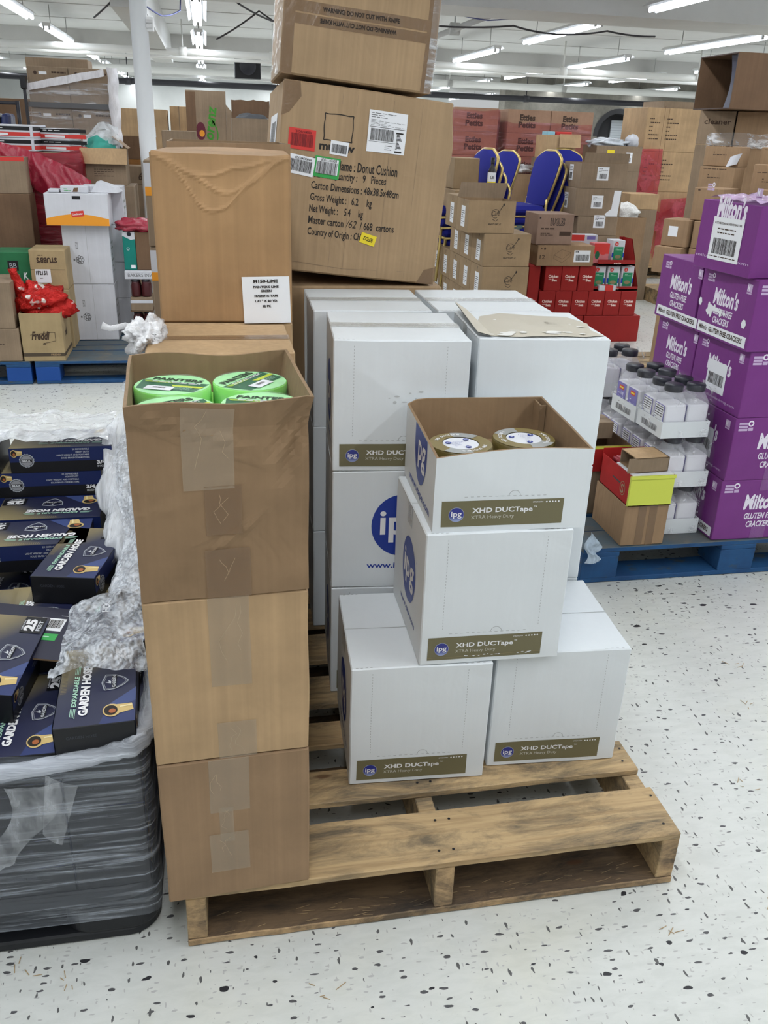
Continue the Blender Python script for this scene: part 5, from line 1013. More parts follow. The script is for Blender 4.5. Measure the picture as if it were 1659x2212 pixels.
# between white stack and brown columns
def trj(mb, F): mb.rect(F['f'], 0, .05, .14, .07, EB, 1)
for i, (x, y, zz) in enumerate([(-.425, 4.55, P14), (-.425, 4.62, .312), (-.425, 4.62, .520 - .0)]): pass
for i, (x, zz, nm) in enumerate([(-.425, P14, 'bottom'), (-.425, .345, 'middle')]):
    bg('low brown tray of dark jars, %s of the narrow stack beside the white cartons' % nm, x, x + .135, 4.60, .20, zz, zz + .085, KB3, trj, name='jar_tray', cat='tray')
    for a in range(2):
        for b in range(2):
            mb = MB(); mb.lathe([(.0, 0), (.028, 0), (.03, .01), (.03, .07), (.024, .085), (.024, .095), (0, .095)], flat('dark_jam', (70, 26, 30), .3), 14); j = empty('dark_jar', 'dark jar at %s %s in the %s brown jar tray' % (('left', 'right')[a], ('front', 'rear')[b], nm), 'jar', (x + .035 + a * .065, 4.65 + b * .07, zz + .086), 0, 'dark jars in the brown trays'); mb.build('glass', j); mb = MB(); mb.lathe([(.025, .095), (.025, .11), (0, .11)], DKP, 14); mb.build('lid', j)
    if i == 1: bg('brown block box between the two jar trays', -.43, -.285, 4.60, .20, P14 + .198, .3445, KB4)
bg('white carton with grey capital letters above the jar trays', -.45, -.26, 4.62, .22, .543, .595, EB, lambda mb, F: mb.text(F['f'], 'BAKERS INV', .02, .015, .15, .022, flat('grey_ink', (110, 110, 112), .6), 1))
TL = board('teal_carton_board', (20, 124, 112), streak=.01)
bg('tall teal and white carton standing above the lettered white carton', -.448, -.372, 4.66, .16, .596, .83, TL, lambda mb, F: (mb.poly(F['f'], [(0, .234), (.076, .234), (.076, .19), (.05, .185), (.02, .20), (0, .21)], EB, 1), mb.ell(F['f'], .042, .22, .013, .013, NAVD, 2), mb.ring(F['f'], .03, .13, .006, .009, EB, 1), mb.rect(F['f'], .04, .01, .068, .03, LBL, 1)))
bg('dark brown carton beside the tall teal carton', -.370, -.20, 4.66, .16, .596, .83, KB4)
crumpled('plastic_sheet', 'red plastic sheet lying over the teal and dark brown cartons', 'plastic sheet', film('bright_red_film'), -.36, 4.72, .865, .13, .09, .045, 8, .35, 20)
# tall wrapped stack
def pk(mb, F): mb.ell(F['f'], .055, .235, .012, .014, INKB, 1, 10); mb.rect(F['f'], .08, .225, .135, .245, LBL, 1); mb.lines(F['f'], .17, .225, .27, .245, 1, INKB, 1, 5, .6)
for t in range(6):
    for i in range(2): bg('large brown box in the tall film-wrapped stack, %s column' % ('left', 'right')[i], -1.165 + i * .287, -1.165 + i * .287 + .285, 6.2, .40, P14 + t * .28, P14 + t * .28 + .278, KB3, pk, group='boxes in the tall film-wrapped stack, %s column' % ('left', 'right')[i])
bg('brown box standing behind the tall film-wrapped stack, its edge showing above it', -1.24, -.78, 6.62, .3, .9, 1.90, KB3); bg('brown box under the one standing behind the tall wrapped stack', -1.24, -.78, 6.62, .3, 0, .899, KB3)
block_pallet('wooden_pallet', 'pine pallet under the tall film-wrapped stack', -1.18, 6.17, .62, .48, PINE, PINE)
mb = MB(); FT = film('tall_stack_film', (222, 222, 226), clear=.88, sc=(3, 3, 20), lo=.52, hi=.72, white=.7, rough=.18, bd=.02); shell(mb, -1.185, -.575, 6.18, 6.61, P14, 1.72, .02, FT, nz=40, n=90, amp=.012, seed=9)
r = tag(mb.build('stretch_film'), 'clear stretch film around the tall brown stack, bunched down its right edge', 'stretch film')
mb = MB(crumple(.014, 12, 5)); mb.grid(lambda u, v: (-.60 + .075 * u, 6.16 - .02 * math.sin(PI * u), 1.0 + .82 * v), 8, 60, film('milky_bunched_film', (232, 230, 234), clear=.25, sc=(20, 20, 5), lo=.3, hi=.6, white=.95), True); mb.build('bunched_edge', r)
mb = MB(crumple(.006, 10, 6)); mb.grid(lambda u, v: (-1.18 + .56 * u, 6.17, 1.70 + .12 * u - .05 * v), 30, 8, film('milky_bunched_film'), True); mb.build('top_fold', r)
for zz in (1.565, 1.285): mb = MB(); mb.box(-1.178, -.582, 6.172, 6.178, zz - .02, zz + .015, flat('grey_strap', (92, 92, 94), .4)); o = mb.build('strap', r); o['label'] = 'dark grey strap'
mb = MB(); mb.box(-1.21, -1.17, 6.12, 6.2, 1.66, 1.75, BLK, .008); mb.box(-1.20, -1.18, 6.15, 6.17, 1.2, 1.66, DKP); tag(mb.build('strapping_handle'), 'black handle clip at the left edge of the tall film-wrapped stack', 'handle')
# rack with clothes far left
r = empty('clothes_rack', 'dark rail rack with dark and white clothes at the far left edge', 'clothes rack', (-2.25, 8.6, 0)); mb = MB()
for x in (0, .55): mb.tube([(x, 0, 0), (x, 0, 1.62)], .02, DKP, 6)
mb.tube([(0, 0, 1.6), (.55, 0, 1.6)], .018, DKP, 6); mb.build('rail_frame', r)
for k in range(5):
    mb = MB(crumple(.02, 6, k)); mb.box(.05 + k * .09, .12 + k * .09, -.18, .18, .8, 1.5, (DKP, NAVD, EB, DKP, NAVY)[k], .02, .08); mb.build('garment', r)
bg('brown box left of the tall wrapped stack, behind the clothes', -2.5, -1.75, 9.6, .5, 0, 1.66, KB4)
# boxes beyond the column
bg('tan box with open flaps beyond the white column, left part', -.80, -.30, 9.0, .5, 1.18, 1.60, KB2, None, parts=[lab(.28, .15, .10, .10, seed=3)])
bg('brown box under the tan one beyond the white column', -.86, -.28, 8.95, .5, .6, 1.179, KB3); bg('bottom brown box of the stack beyond the white column', -.86, -.28, 8.95, .5, 0, .599, KB3)
bg('dark orange-brown open box left of the white column, low', -.66, -.38, 6.9, .3, 1.18, 1.36, KB4, opn=True); bg('orange-brown box under the dark open one, left of the white column', -.66, -.30, 6.9, .3, .9, 1.179, board('orange_kraft', (150, 104, 56)))
bg('brown box lettered 60U in marker left of the white column', -.56, -.28, 6.6, .28, 1.0, 1.14, KB3, prt([('f', '60U', .10, .03, .12, .06, .2)])); bg('brown box lettered Co in marker left of the white column', -.56, -.28, 6.6, .28, .72, .999, KB3, prt([('f', 'Co', .13, .14, .09, .07, .2)])); bg('bottom brown box of the marker-lettered stack', -.58, -.26, 6.55, .34, 0, .719, KB3); bg('brown box between the orange-brown box and the floor', -.68, -.60, 6.9, .3, 0, .899, KB3)
bg('tan box row beyond the white column, right part', -.27, .06, 9.2, .4, 1.15, 1.64, KB2, lambda mb, F: mb.rect(F['f'], .09, 0, .10, .49, KB3, 1)); bg('brown box under the tan row beyond the white column', -.27, .06, 9.2, .4, 0, 1.149, KB3)
bg('grey-brown box with white and red label strips right of the white column', -.22, .03, 5.9, .25, 1.19, 1.42, KB3, lambda mb, F: (mb.rect(F['f'], .0, .0, .07, .10, EB, 1), mb.rect(F['f'], .08, .06, .15, .10, REDP, 1), mb.rect(F['f'], .16, .03, .25, .10, EB, 1))); bg('brown box under the one with label strips right of the white column', -.22, .03, 5.9, .25, .0, 1.189, KB3)
mb = MB(crumple(.004, 8, 2)); mb.tube([(-.205, 5.0, .62), (-.21, 5.0, 1.16)], .028, flat('film_core', (150, 140, 132), .3), 12); o = tag(mb.build('film_roll'), 'upright roll of clear wrapping film beside the white column', 'film roll')
bg('brown box that the upright film roll stands on', -.30, -.12, 4.91, .2, P14, .619, KB3)
# orange/white banded cartons at the left edge of the M150 box
def band(mb, F):
    mb.rect(F['f'], 0, .17, .30, .235, EB, 2); N = 10; mb.poly(F['f'], [(0, .17), (0, .145)] + [(.3 * i / N, .145 - .0 + .0 * i) for i in range(1, N + 1)] + [(.3, .17)], ORG, 1); mb.rect(F['f'], 0, .145, .3, .17, ORG, 2)
for t in range(5): bg('brown carton with white and orange band, behind the crushed-edge carton, %s' % ('bottom', 'second', 'third', 'fourth', 'top')[t], -.075 - .001 * t, .21, 1.55, .28, P14 + t * .245, P14 + t * .245 + .244, KB3, band)
block_pallet('wooden_pallet', 'pine pallet under the orange-banded cartons', -.1, 1.53, .33, .36, PINE, PINE, nb=2)
# Lorenz box and others right of column
def lor(mb, F):
    f = F['f']; G2 = flat('leaf_green_print', (60, 140, 40), .5); mb.text(f.sub(.24, .02, 82), 'Lorenz', 0, 0, .36, .10, G2, 2, .03, .15); N = 10; mb.path(f, [(.24 + .05 * math.sin(PI * i / N), .0 + .26 * i / N) for i in range(N + 1)], .012, G2, 2)
    mb.ell(f, .13, .16, .045, .08, flat('wine_print', (92, 24, 44), .5), 1); mb.ell(f, .14, .14, .025, .03, ORG, 2)
bg('tall brown box with big green script lettering and open side flap', -.075, .300, 8.0, .35, 1.25, 1.765, KB3, lor, parts=[('flap', lambda mb, F: mb.grid(lambda u, v: (.375 + .14 * u * (1 - v * .6), -.01, .40 - .16 * u - .38 * v), 2, 2, KB3), None), ('flap', lambda mb, F: mb.box(0, .09, -.006, .0, .0, .5, KB4), None)]); bg('brown box under the green-lettered tall box', -.075, .32, 8.0, .35, 0, 1.249, KB3)
bg('brown box with torn open top showing dark goods, left of the cushion carton', .325, .68, 7.0, .4, 1.22, 1.53, KB3, None, opn=True, parts=[('back_flap', lambda mb, F: mb.grid(lambda u, v: (.01 + .34 * u, .39, .31 + .15 * v + .015 * noise.noise(Vector((u * 6, v, 1)))), 12, 2, KB4), None)]); bg('brown box under the torn open one left of the cushion carton', .325, .68, 7.0, .4, 0, 1.219, KB3)
crumpled('folded_goods', 'dark grey goods in the torn open brown box left of the cushion carton', 'goods', flat('charcoal_goods', (64, 66, 70), .7), .50, 7.15, 1.51, .15, .12, .06, 9, .2, 14)
# ================================================================ BACKGROUND, RIGHT
def chef(mb, F):
    f = F['f']; cx, cz = .19, .125; mb.ring(f, cx, cz, .026, .029, INK, 1, 18, .4, 5.2); mb.text(f, 'Cafe', cx - .025, cz - .012, .055, .03, INK, 1, .0, .4); mb.path(f, [(cx + .02, cz + .005), (cx + .052, cz + .055)], .004, INK, 1); mb.ell(f, cx + .055, cz + .058, .006, .009, INK, 1, 8); mb.path(f, [(cx - .02, cz - .035), (cx + .005, cz - .048), (cx + .02, cz - .035)], .003, INK, 1); mb.text(f, "READY'S DEPT. LC", cx - .045, cz - .072, .09, .010, INK, 1, .03)
    l = F['l']; mb.rect(l, .12, .03, .215, .165, LBL, 1); mb.lines(l, .13, .04, .205, .15, 8, INK, 2, 4, .35); mb.text(l, 'y', .16, .18, .02, .025, INK, 1)
CB = board('cafe_board', (152, 128, 98), streak=.03)
first = None
def chefbox(x, y, z, lab_):
    global first
    if first is None: first = bg(lab_, x, x + .335, y, .29, z, z + .218, CB, chef, group='brown cartons with a chef logo'); first.location = (x, y, z); return first
    o = first.copy(); C.objects.link(o); o.location = (x, y, z); o['label'] = lab_; return o
rowx = {0: 1.945, 1: 1.905, 2: 1.79}; 
for t in range(4):
    zz = .200 + t * .219
    for k in range((5, 5, 3, 2)[t]):
        if t == 3 and k == 0: continue
        chefbox((1.94, 1.93, 1.925, 1.80)[t] - .0 * k, 4.62 + k * .295, zz, 'brown carton with chef logo, %s layer, %s from the front' % (('bottom', 'second', 'third', 'top')[t], ('first', 'second', 'third', 'fourth', 'fifth')[k]))
rr_ = bg('brown carton with chef logo, top front one with lid flap up', 1.80, 2.13, 4.62, .29, .858, 1.065, CB, chef, opn=True, parts=[('flap', lambda mb, F: mb.grid(lambda u, v: (.0 + .335 * u + .02 * v, .29, .205 + .10 * v), 2, 2, KB3), None)])
for t in range(3): bg('low brown box under the chef-logo cartons, %s' % ('front', 'middle', 'rear')[t], 1.90, 2.28, 4.62 + t * .5, .49, 0, .199, KB3)
bg('plain brown carton behind the chef-logo cartons, upper one', 1.965, 2.165, 5.66, .28, 1.03 + .045, 1.30, CB, lambda mb, F: mb.rect(F['r'], .0, .0, .28, .2, KB4, 1)); bg('plain brown carton behind the chef-logo cartons, beside the bottle', 1.945, 2.30, 5.52, .40, .835, 1.074, CB); bg('plain brown carton low behind the chef-logo cartons', 1.83, 2.25, 6.1, .3, .0, .90, KB3); bg('plain brown carton behind, low under the bottle', 1.92, 2.30, 6.1, .3, 0.0, .834, KB3) if False else None
# bottle
r = empty('sauce_bottle', 'dark sauce bottle with white and yellow label on the brown cartons', 'bottle', (2.245, 5.58, 1.075)); mb = MB(); mb.lathe([(0, 0), (.030, 0), (.032, .01), (.032, .12), (.026, .15), (.014, .18), (.014, .20)], flat('dark_glass', (34, 24, 20), .15), 20); mb.build('glass', r); mb = MB(); mb.lathe([(.016, .195), (.016, .235), (0, .235)], BLK, 16); mb.build('cap', r); mb = MB(); mb.lathe([(.0328, .02), (.0328, .065)], YEL, 20); mb.lathe([(.0328, .065), (.0328, .13)], LBL, 20); mb.text(Fr((-.02, -.0335, .085), (1, 0, 0), (0, 0, 1)), 'LB', 0, 0, .03, .02, BLK, 1); mb.build('bottle_label', r)
# red cartons
CKW = flat('red_carton_print', (240, 214, 206), .5)
def cots(mb, F):
    f = F['f']; mb.text(f, 'Chicken', .028, .098, .080, .022, CKW, 1, .04); mb.text(f, 'of the', .030, .082, .025, .010, CKW, 1, .02); mb.text(f, 'Sea', .058, .070, .042, .022, CKW, 1, .04); mb.lines(f, .03, .03, .11, .05, 1, flat('dim_red_print', (150, 30, 28), .5), 1, 2, .3)
rc = None
def redbox(x, y, z, l_):
    global rc
    if rc is None: rc = bg(l_, x, x + .132, y, .40, z, z + .186, RB, cots, group='red tuna cartons', name='red_carton', seam=None); return rc
    o = rc.copy(); C.objects.link(o); o.location = (x, y, z); o['label'] = l_; return o
num = ('first', 'second', 'third', 'fourth', 'fifth', 'sixth')
for k in range(6): redbox(2.545 + k * .1345, 5.1, .2055, 'red tuna carton in the lower printed row, %s from left' % num[k])
for k in range(3): redbox(2.575 + k * .1345 + (.006 if k == 2 else 0), 5.1, .393, 'red tuna carton in the upper printed row, %s from left' % num[k])
bg('long plain red carton lying on the floor at the right of the red stack', 2.93, 3.40, 5.09, .42, 0, .204, RB, name='red_carton'); bg('long plain red carton lying on the floor at the left of the red stack', 2.44, 2.925, 5.1, .42, 0, .204, RB, name='red_carton')
bg('tall dark red side carton left of the printed red cartons', 2.45, 2.54, 5.11, .42, .2055, .58, RB, name='red_carton', seam=None)
# low brown carton, bugles
def blow(mb, F): f = F['f']; mb.rect(f, .29, .03, .42, .115, LBL, 1); mb.bars(f, .305, .04, .41, .085, INK, 2, 26, 3); mb.lines(f, .30, .09, .36, .11, 1, INK, 2, 3, .4); mb.path(f, [(.13, .08), (.19, .12), (.26, .10), (.20, .05), (.13, .08), (.13, .055), (.20, .025), (.26, .07), (.26, .10)], .0015, INKB, 1); mb.text(f, '12', .02, .05, .04, .03, INKB, 1); mb.poly(f, [(.02, .12), (.04, .12), (.03, .13)], INKB, 1); mb.ell(f, .055, .125, .008, .01, INKB, 1, 8)
bg('low brown carton with barcode label on the red tuna cartons', 2.49, 2.94, 5.08, .34, .5805, .730, KB, blow)
def bug(mb, F):
    f = F['f']; mb.text(f, 'BUGLES', .10, .135, .115, .055, flat('bugle_outline', (60, 48, 44), .6), 1, .06); mb.text(f, 'BUGLES', .107, .142, .101, .040, flat('bugle_fill', (150, 124, 108), .6), 2, -.01)
    mb.lines(f, .03, .10, .28, .12, 1, INKB, 1, 3, .5); mb.lines(f, .03, .06, .16, .085, 2, INKB, 1, 9, .4); mb.rect(f, .18, .065, .27, .095, INKB, 1); mb.rect(f, .012, .185, .024, .197, INK, 1)
bg('grey-brown carton with outlined block lettering on the low barcode carton', 2.475, 2.76, 5.10, .26, .731, .950, board('pinkish_kraft', (150, 124, 108), streak=.03), bug, rz=.03)
# green/blue/white retail packs
def pack(x, y, z, l_, g=None):
    r = empty('retail_pack', l_, 'carton', (x, y, z), 0, 'white blue and green retail packs in red display trays'); mb = MB(); mb.box(0, .10, 0, .12, 0, .165, EB, .002); f = faces(.10, .12, .165)['f']; mb.rect(f, 0, .04, .10, .075, flat('pack_blue', (20, 60, 170), .4), 1); mb.build('pack', r)
    mb = MB(); mb.box(.012, .088, -.004, 0, .018, .118, flat('pack_green', (30, 130, 88), .4)); mb.ell(f, .03, .14, .015, .015, REDP, 9, 14); mb.text(f, 'A', .024, .132, .011, .014, WHT, 10); mb.lines(f, .025, .09, .075, .105, 2, MINT, 9, 3, .5); mb.ell(f, .05, .045, .026, .014, GOLD, 9, 12); mb.build('printed_panel', r); return r
for k in range(3): pack(2.99 + k * .118, 5.16, .3935 + .012, 'green and white pack in the lower red display tray, %s from left' % num[k])
pack(3.13, 5.18, .583 + .012, 'green and white pack alone in the upper red display tray')
for t in range(2):
    r = empty('display_tray', 'red display tray holding green and white packs, %s one' % ('lower', 'upper')[t], 'tray', (2.985 + t * .02, 5.13, .3925 + t * .190), 0); mb = MB(); W_ = .375 - t * .07; mb.box(0, W_, 0, .26, 0, .01, RB); mb.box(0, W_, 0, .006, 0, .03 if not t else .04, RB); mb.add([(W_, 0, 0), (W_, .26, 0), (W_, .26, .185), (W_, .10, .185), (W_, .0, .03)], [(0, 1, 2, 3, 4)], RB); mb.add([(W_ - .006, 0, 0), (W_ - .006, .26, 0), (W_ - .006, .26, .185), (W_ - .006, .10, .185), (W_ - .006, .0, .03)], [(4, 3, 2, 1, 0)], RB); mb.box(W_ - .035, W_ - .006, .255, .26, 0, .185, RB)
    mb.text(Fr((0, 0, 0), (1, 0, 0), (0, 0, 1)), 'snacks', W_ * .42, .008, .06, .014, CKW, 1); mb.build('tray', r)
bg('pink and red carton leaning on the packs above the red stack', 2.965, 3.09, 5.145, .10, .5945, .742, board('pink_card', (210, 120, 124), streak=.01), lambda mb, F: (mb.rect(F['f'], 0, .07, .125, .147, REDP, 1), mb.ell(F['f'], .075, .085, .03, .022, REDP, 2), mb.ell(F['f'], .03, .06, .018, .03, DGRN, 2)), name='retail_carton')
bg('small red and white carton lying in front of the lower display tray', 3.03, 3.17, 5.11, .06, .3925, .435, EB, lambda mb, F: (mb.rect(F['f'], .05, 0, .115, .042, REDP, 1), mb.rect(F['t'], .03, 0, .1, .05, REDP, 1)), name='retail_carton')
bg('red and white cartons row behind the pink one', 2.84, 3.08, 5.36, .1, .5945, .78, EB, lambda mb, F: (mb.rect(F['f'], 0, .14, .13, .185, REDP, 1), mb.rect(F['f'], .15, .15, .22, .175, LAV, 1)), name='retail_carton')
# barcode-label cartons
def c2(x0, x1, z0, z1, l_, o=0, opn=None, extra=()): return bg(l_, x0, x1, 5.75, .36, z0, z1, KB3, None, parts=[lab(.14 + o, .06, .10, .10, seed=3), lab(.12, .05, .08, .12, 'l', seed=5)] + list(extra), rz=.0, opn=opn)
c2(3.06, 3.41, .735, .885, 'dark brown carton with barcode label above the red display trays'); c2(3.02, 3.42, .886, 1.10, 'dark brown carton with torn white corner label, second in the barcode stack', extra=[('torn_label', lambda mb, F: mb.poly(F['f'], [(.27, .0), (.38, .0), (.39, .2), (.33, .2), (.32, .06), (.27, .02)], LBL, 1), 'torn white label')]); c2(3.04, 3.44, 1.101, 1.29, 'dark brown open carton with barcode label, top of the barcode stack', opn=True, extra=[('flap', lambda mb, F: mb.grid(lambda u, v: (.02 + .38 * u, .005 - .01 * v, .19 + .075 * v), 2, 2, KB3), None)])
bg('brown carton at the bottom of the barcode stack', 3.02, 3.42, 5.75, .36, 0, .734, KB3)
# bags in boxes
WBAG = film('white_patterned_bag', (236, 234, 230), clear=.1, sc=(16, 16, 16), lo=.3, hi=.6, white=1, bd=.02)
bg('open brown box with white patterned bag behind the block-lettered carton', 2.86, 3.20, 6.3, .3, .0, .90, KB3, opn=True); crumpled('plastic_bag', 'white crumpled plastic bag above the block-lettered carton', 'plastic bag', WBAG, 3.03, 6.43, .93, .17, .12, .09, 12, .3, 22)
bg('tall open brown box with white lettered bag, right of the barcode stack', 3.60, 3.92, 6.25, .34, .0, .84, KB, opn=True); crumpled('plastic_bag', 'white lettered bag stuffed in the tall box right of the barcode stack', 'plastic bag', WBAG, 3.76, 6.42, .86, .15, .12, .09, 13, .25, 22)
bg('low brown box with grey-green goods behind the chef-logo cartons', 2.45, 2.75, 5.9, .3, 0, .72, KB3); crumpled('folded_goods', 'grey-green plastic-wrapped goods beside the chairs', 'goods', flat('sage_goods', (96, 112, 108), .35), 2.60, 6.02, .76, .14, .1, .05, 15, .3, 16)
# banquet chairs
CBL = flat('royal_blue_fabric', (22, 28, 128), .85); CGD = flat('gold_frame', (190, 166, 104), .3, .7)
def make_chair():
    r = empty('banquet_chair', 'x', 'chair', (0, 0, -60))
    def backf(u, v):
        z = .50 + .42 * v; w = .20 * (.80 + .25 * math.sin(min(1, v * 1.25) * PI / 2 * 1.1)) * (1 if v < .8 else math.cos((v - .8) / .2 * PI / 2 * .75)); return ((u * 2 - 1) * w, .21 + .10 * v - .03 * math.cos((u - .5) * 2), z)
    mb = MB(); mb.grid(backf, 12, 16, CBL, True); mb.grid(lambda u, v: (lambda p: (p[0], p[1] + .035, p[2]))(backf(1 - u, v)), 12, 16, CBL, True); mb.grid(lambda u, v: (lambda p: (p[0], p[1] + .035 * u, p[2]))(backf(0, v)), 1, 16, CBL); mb.grid(lambda u, v: (lambda p: (p[0], p[1] + .035 * (1 - u), p[2]))(backf(1, v)), 1, 16, CBL); mb.grid(lambda u, v: (lambda p: (p[0], p[1] + .035 * v, p[2]))(backf(u, 1)), 12, 1, CBL); mb.build('backrest', r)
    mb = MB(); rim_ = [backf(0, v / 14) for v in range(15)] + [backf(u / 10, 1) for u in range(1, 11)] + [backf(1, 1 - v / 14) for v in range(1, 15)]; mb.tube([(x, y + .018, z + .002) for x, y, z in rim_], .013, CGD, 8); mb.build('back_frame', r)
    mb = MB(crumple(.002, 8, 1)); mb.box(-.21, .21, -.22, .20, .42, .50, CBL, .03, .07); mb.build('seat', r); mb = MB(); mb.tube([(-.2, -.2, .415), (.2, -.2, .415), (.2, .2, .415), (-.2, .2, .415), (-.2, -.2, .415)], .011, CGD, 6); mb.build('seat_frame', r)
    for sx in (-1, 1):
        mb = MB(); mb.tube([(sx * .19, -.20, .42), (sx * .205, -.23, 0)], .012, CGD, 8); mb.build('leg', r)
        mb = MB(); mb.tube([(sx * .17, .215, .55), (sx * .185, .20, .42), (sx * .205, .27, 0)], .012, CGD, 8); mb.build('leg', r)
    return r
ch0 = make_chair(); cu = [False]
def chair(x, y, z, rot, l_, g='blue banquet chairs'):
    if not cu[0]: cu[0] = True; ch0.location = (x, y, z); ch0.rotation_euler = rot; ch0['label'] = l_; ch0['group'] = g; return ch0
    return dup(ch0, (x, y, z), rot, l_, g)
for k in range(4): chair(2.16 - k * .04, 5.98, .20 + .08 * k, (0, 0, -1.40), 'blue banquet chair in the left stack behind the bottle, %s from the bottom' % num[k])
for k in range(5): chair(2.84 - k * .05, 6.15, .12 + .08 * k, (0, 0, -1.42), 'blue banquet chair in the right nested stack, %s from the bottom' % num[k])
chair(2.46, 6.68, .42, (0, 0, -1.30), 'blue banquet chair standing behind the right stack, half hidden'); chair(3.52, 7.2, .44, (0, 0, -.1), 'blue banquet chair whose back top shows behind the barcode stack')
bg('brown box under the chair that shows behind the barcode stack', 3.27, 3.77, 6.95, .5, 0, .439, KB3)
# petits cartons
PT = board('petits_board', (166, 132, 108), streak=.03)
def pet(mb, F): f = F['f']; mb.text(f, 'Etties', .13, .12, .17, .06, INKB, 1, .05); mb.text(f, 'Petits', .12, .05, .19, .06, INKB, 1, .05)
pt = None
for c_ in range(3):
    x = 2.62 + c_ * .475 + (.10 if c_ else 0)
    for t in range(7):
        lb = 'brown carton with two-line black print under pink film, %s column, %s' % (('left', 'middle', 'right')[c_], 'top' if t == 6 else 'second from top' if t == 5 else 'lower layers'); zz = P14 + t * .226
        if pt is None: pt = bg(lb, x, x + .47, 8.2, .45, zz, zz + .225, PT, pet)
        else: o = pt.copy(); C.objects.link(o); o.location = (x, 8.2, zz); o['label'] = lb
        ob = pt if (c_ == 0 and t == 0) else o; ob['group'] = 'pink-wrapped cartons, %s column' % ('left', 'middle', 'right')[c_]
block_pallet('wooden_pallet', 'pine pallet under the left pink-wrapped load', 2.58, 8.15, .55, .55, PINE, PINE); block_pallet('wooden_pallet', 'pine pallet under the right pink-wrapped load', 3.16, 8.15, 1.02, .55, PINE, PINE)
for i, (a, b) in enumerate(((2.60, 3.11), (3.18, 4.14))): mb = MB(); shell(mb, a, b, 8.18, 8.67, P14, 1.70 if i == 0 else 1.60, .02, RW2, nz=26, n=90, amp=.012, seed=12 + i); tag(mb.build('stretch_film'), 'pink stretch film around the far printed cartons, %s pallet' % ('left', 'right')[i], 'stretch film')
crumpled('plastic_sheet', 'crumpled white plastic heap between chair stacks and pink-wrapped cartons', 'plastic', PLW, 3.0, 7.75, 1.16, .30, .12, .05, 17, .5, 22); bg('brown box under the crumpled white plastic heap', 2.75, 3.30, 7.62, .35, .0, 1.12, KB)
# stacks near the arch
def blk_(mb, F): mb.rect(F['f'], .13, .02, .21, .10, LBL, 1); mb.text(F['f'], 'MARKET', .03, .09, .09, .02, SILV, 1, .02); mb.bars(F['f'], .15, .03, .19, .06, INK, 2, 8)
BKB = board('black_carton_board', (38, 38, 42), streak=.01)
for t in range(4): bg('black carton with white label in the stack left of the stone arch, %s' % ('lowest', 'second', 'third', 'top')[t], 4.05, 4.32, 8.9, .3, 1.10 + t * .122, 1.10 + t * .122 + .121, BKB, blk_)
bg('tan open box with white picture labels on the black cartons', 4.03, 4.33, 8.9, .3, 1.589, 1.71, KB2, lambda mb, F: (mb.rect(F['f'], .12, 0, .2, .07, EB, 1), mb.rect(F['f'], .22, 0, .28, .07, EB, 1)), opn=True); bg('brown box at the base of the black carton stack', 4.02, 4.6, 8.85, .4, 0, 1.099, KB3); bg('brown display box with side opening right of the black cartons', 4.36, 4.64, 8.95, .26, 1.10, 1.44, KB3, opn=True)
bg('tan open box with blue and red goods, before the pink-wrapped cartons', 3.38, 3.69, 7.5, .3, 1.28, 1.49, KB2, opn=True, parts=[('flap', lambda mb, F: mb.grid(lambda u, v: (.13 + .22 * u, -.004 - .02 * v, .22 - .12 * v), 2, 2, KB2), None)]); bg('brown box under the tan box with blue and red goods', 3.36, 3.72, 7.48, .35, 0, 1.279, KB3)
mb = MB(); mb.box(3.40, 3.48, 7.55, 7.7, 1.42, 1.52, flat('pale_blue_pack', (150, 200, 214), .5), .004); tag(mb.build('small_pack'), 'pale blue pack in the tan open box', 'pack'); mb = MB(); mb.box(3.50, 3.66, 7.56, 7.7, 1.42, 1.52, REDP, .004); tag(mb.build('small_pack'), 'red pack in the tan open box', 'pack')
bg('long open brown box with yellow tag and barcode before the stone wall', 4.0, 4.50, 7.7, .35, 1.17, 1.41, KB3, opn=True, parts=[lab(.33, .08, .07, .10, seed=2), ('tag', lambda mb, F: mb.rect(F['f'], .12, .10, .2, .2, YEL, 1), 'yellow tag')]); bg('brown box under the long open one before the stone wall', 4.0, 4.5, 7.7, .35, 0, 1.169, KB3)
crumpled('plastic_bag', 'glossy silver plastic heap on the long open brown box', 'plastic bag', film('silver_bag', (200, 206, 214), clear=.1, sc=(9, 9, 9), lo=.3, hi=.6, white=1), 4.18, 7.85, 1.43, .20, .14, .05, 21, .4, 22); crumpled('paper_sheet', 'crumpled white paper at the right end of the silver heap', 'paper', EB, 4.44, 7.85, 1.45, .07, .07, .07, 22, .4, 12)
bg('tan box low between the barcode stack and pink wrap', 4.05, 4.35, 6.9, .3, .861, 1.0, KB2); bg('brown support box low beside the pink wrap', 4.05, 4.35, 6.9, .3, 0, .86, KB3)
# pink wrapped big brown stack
def gp(mb, F): mb.lines(F['f'], .04, .10, .16, .34, 6, INKB, 1, 3, .3); mb.lines(F['f'], .24, .10, .38, .34, 6, INKB, 1, 3, .3); mb.path(F['f'], [(.20, 0), (.20, .45)], .004, KB4, 1)
def bigc(l_, x0, x1, z0, z1, **k): return bg(l_, x0, x1, 8.3, .60, z0, z1, KB2, **k)
block_pallet('wooden_pallet', 'pine pallet under the pink-draped big brown cartons', 4.72, 8.28, 1.25, .8, PINE, PINE)
for t in range(4):
    a, b = (P14, .54, .95, 1.365)[t], (.539, .949, 1.364, 1.80)[t]; nm = ('bottom', 'second', 'third', 'top')[t]
    bg('big tan carton with printed end in the pink-draped stack, %s, left one' % nm, 4.80, 5.05, 8.3, .6, a, b, KB2, gp if t > 1 else None); bg('big tan carton in the pink-draped stack, %s, right one' % nm, 5.052, 5.72, 8.3, .6, a, b, KB2)
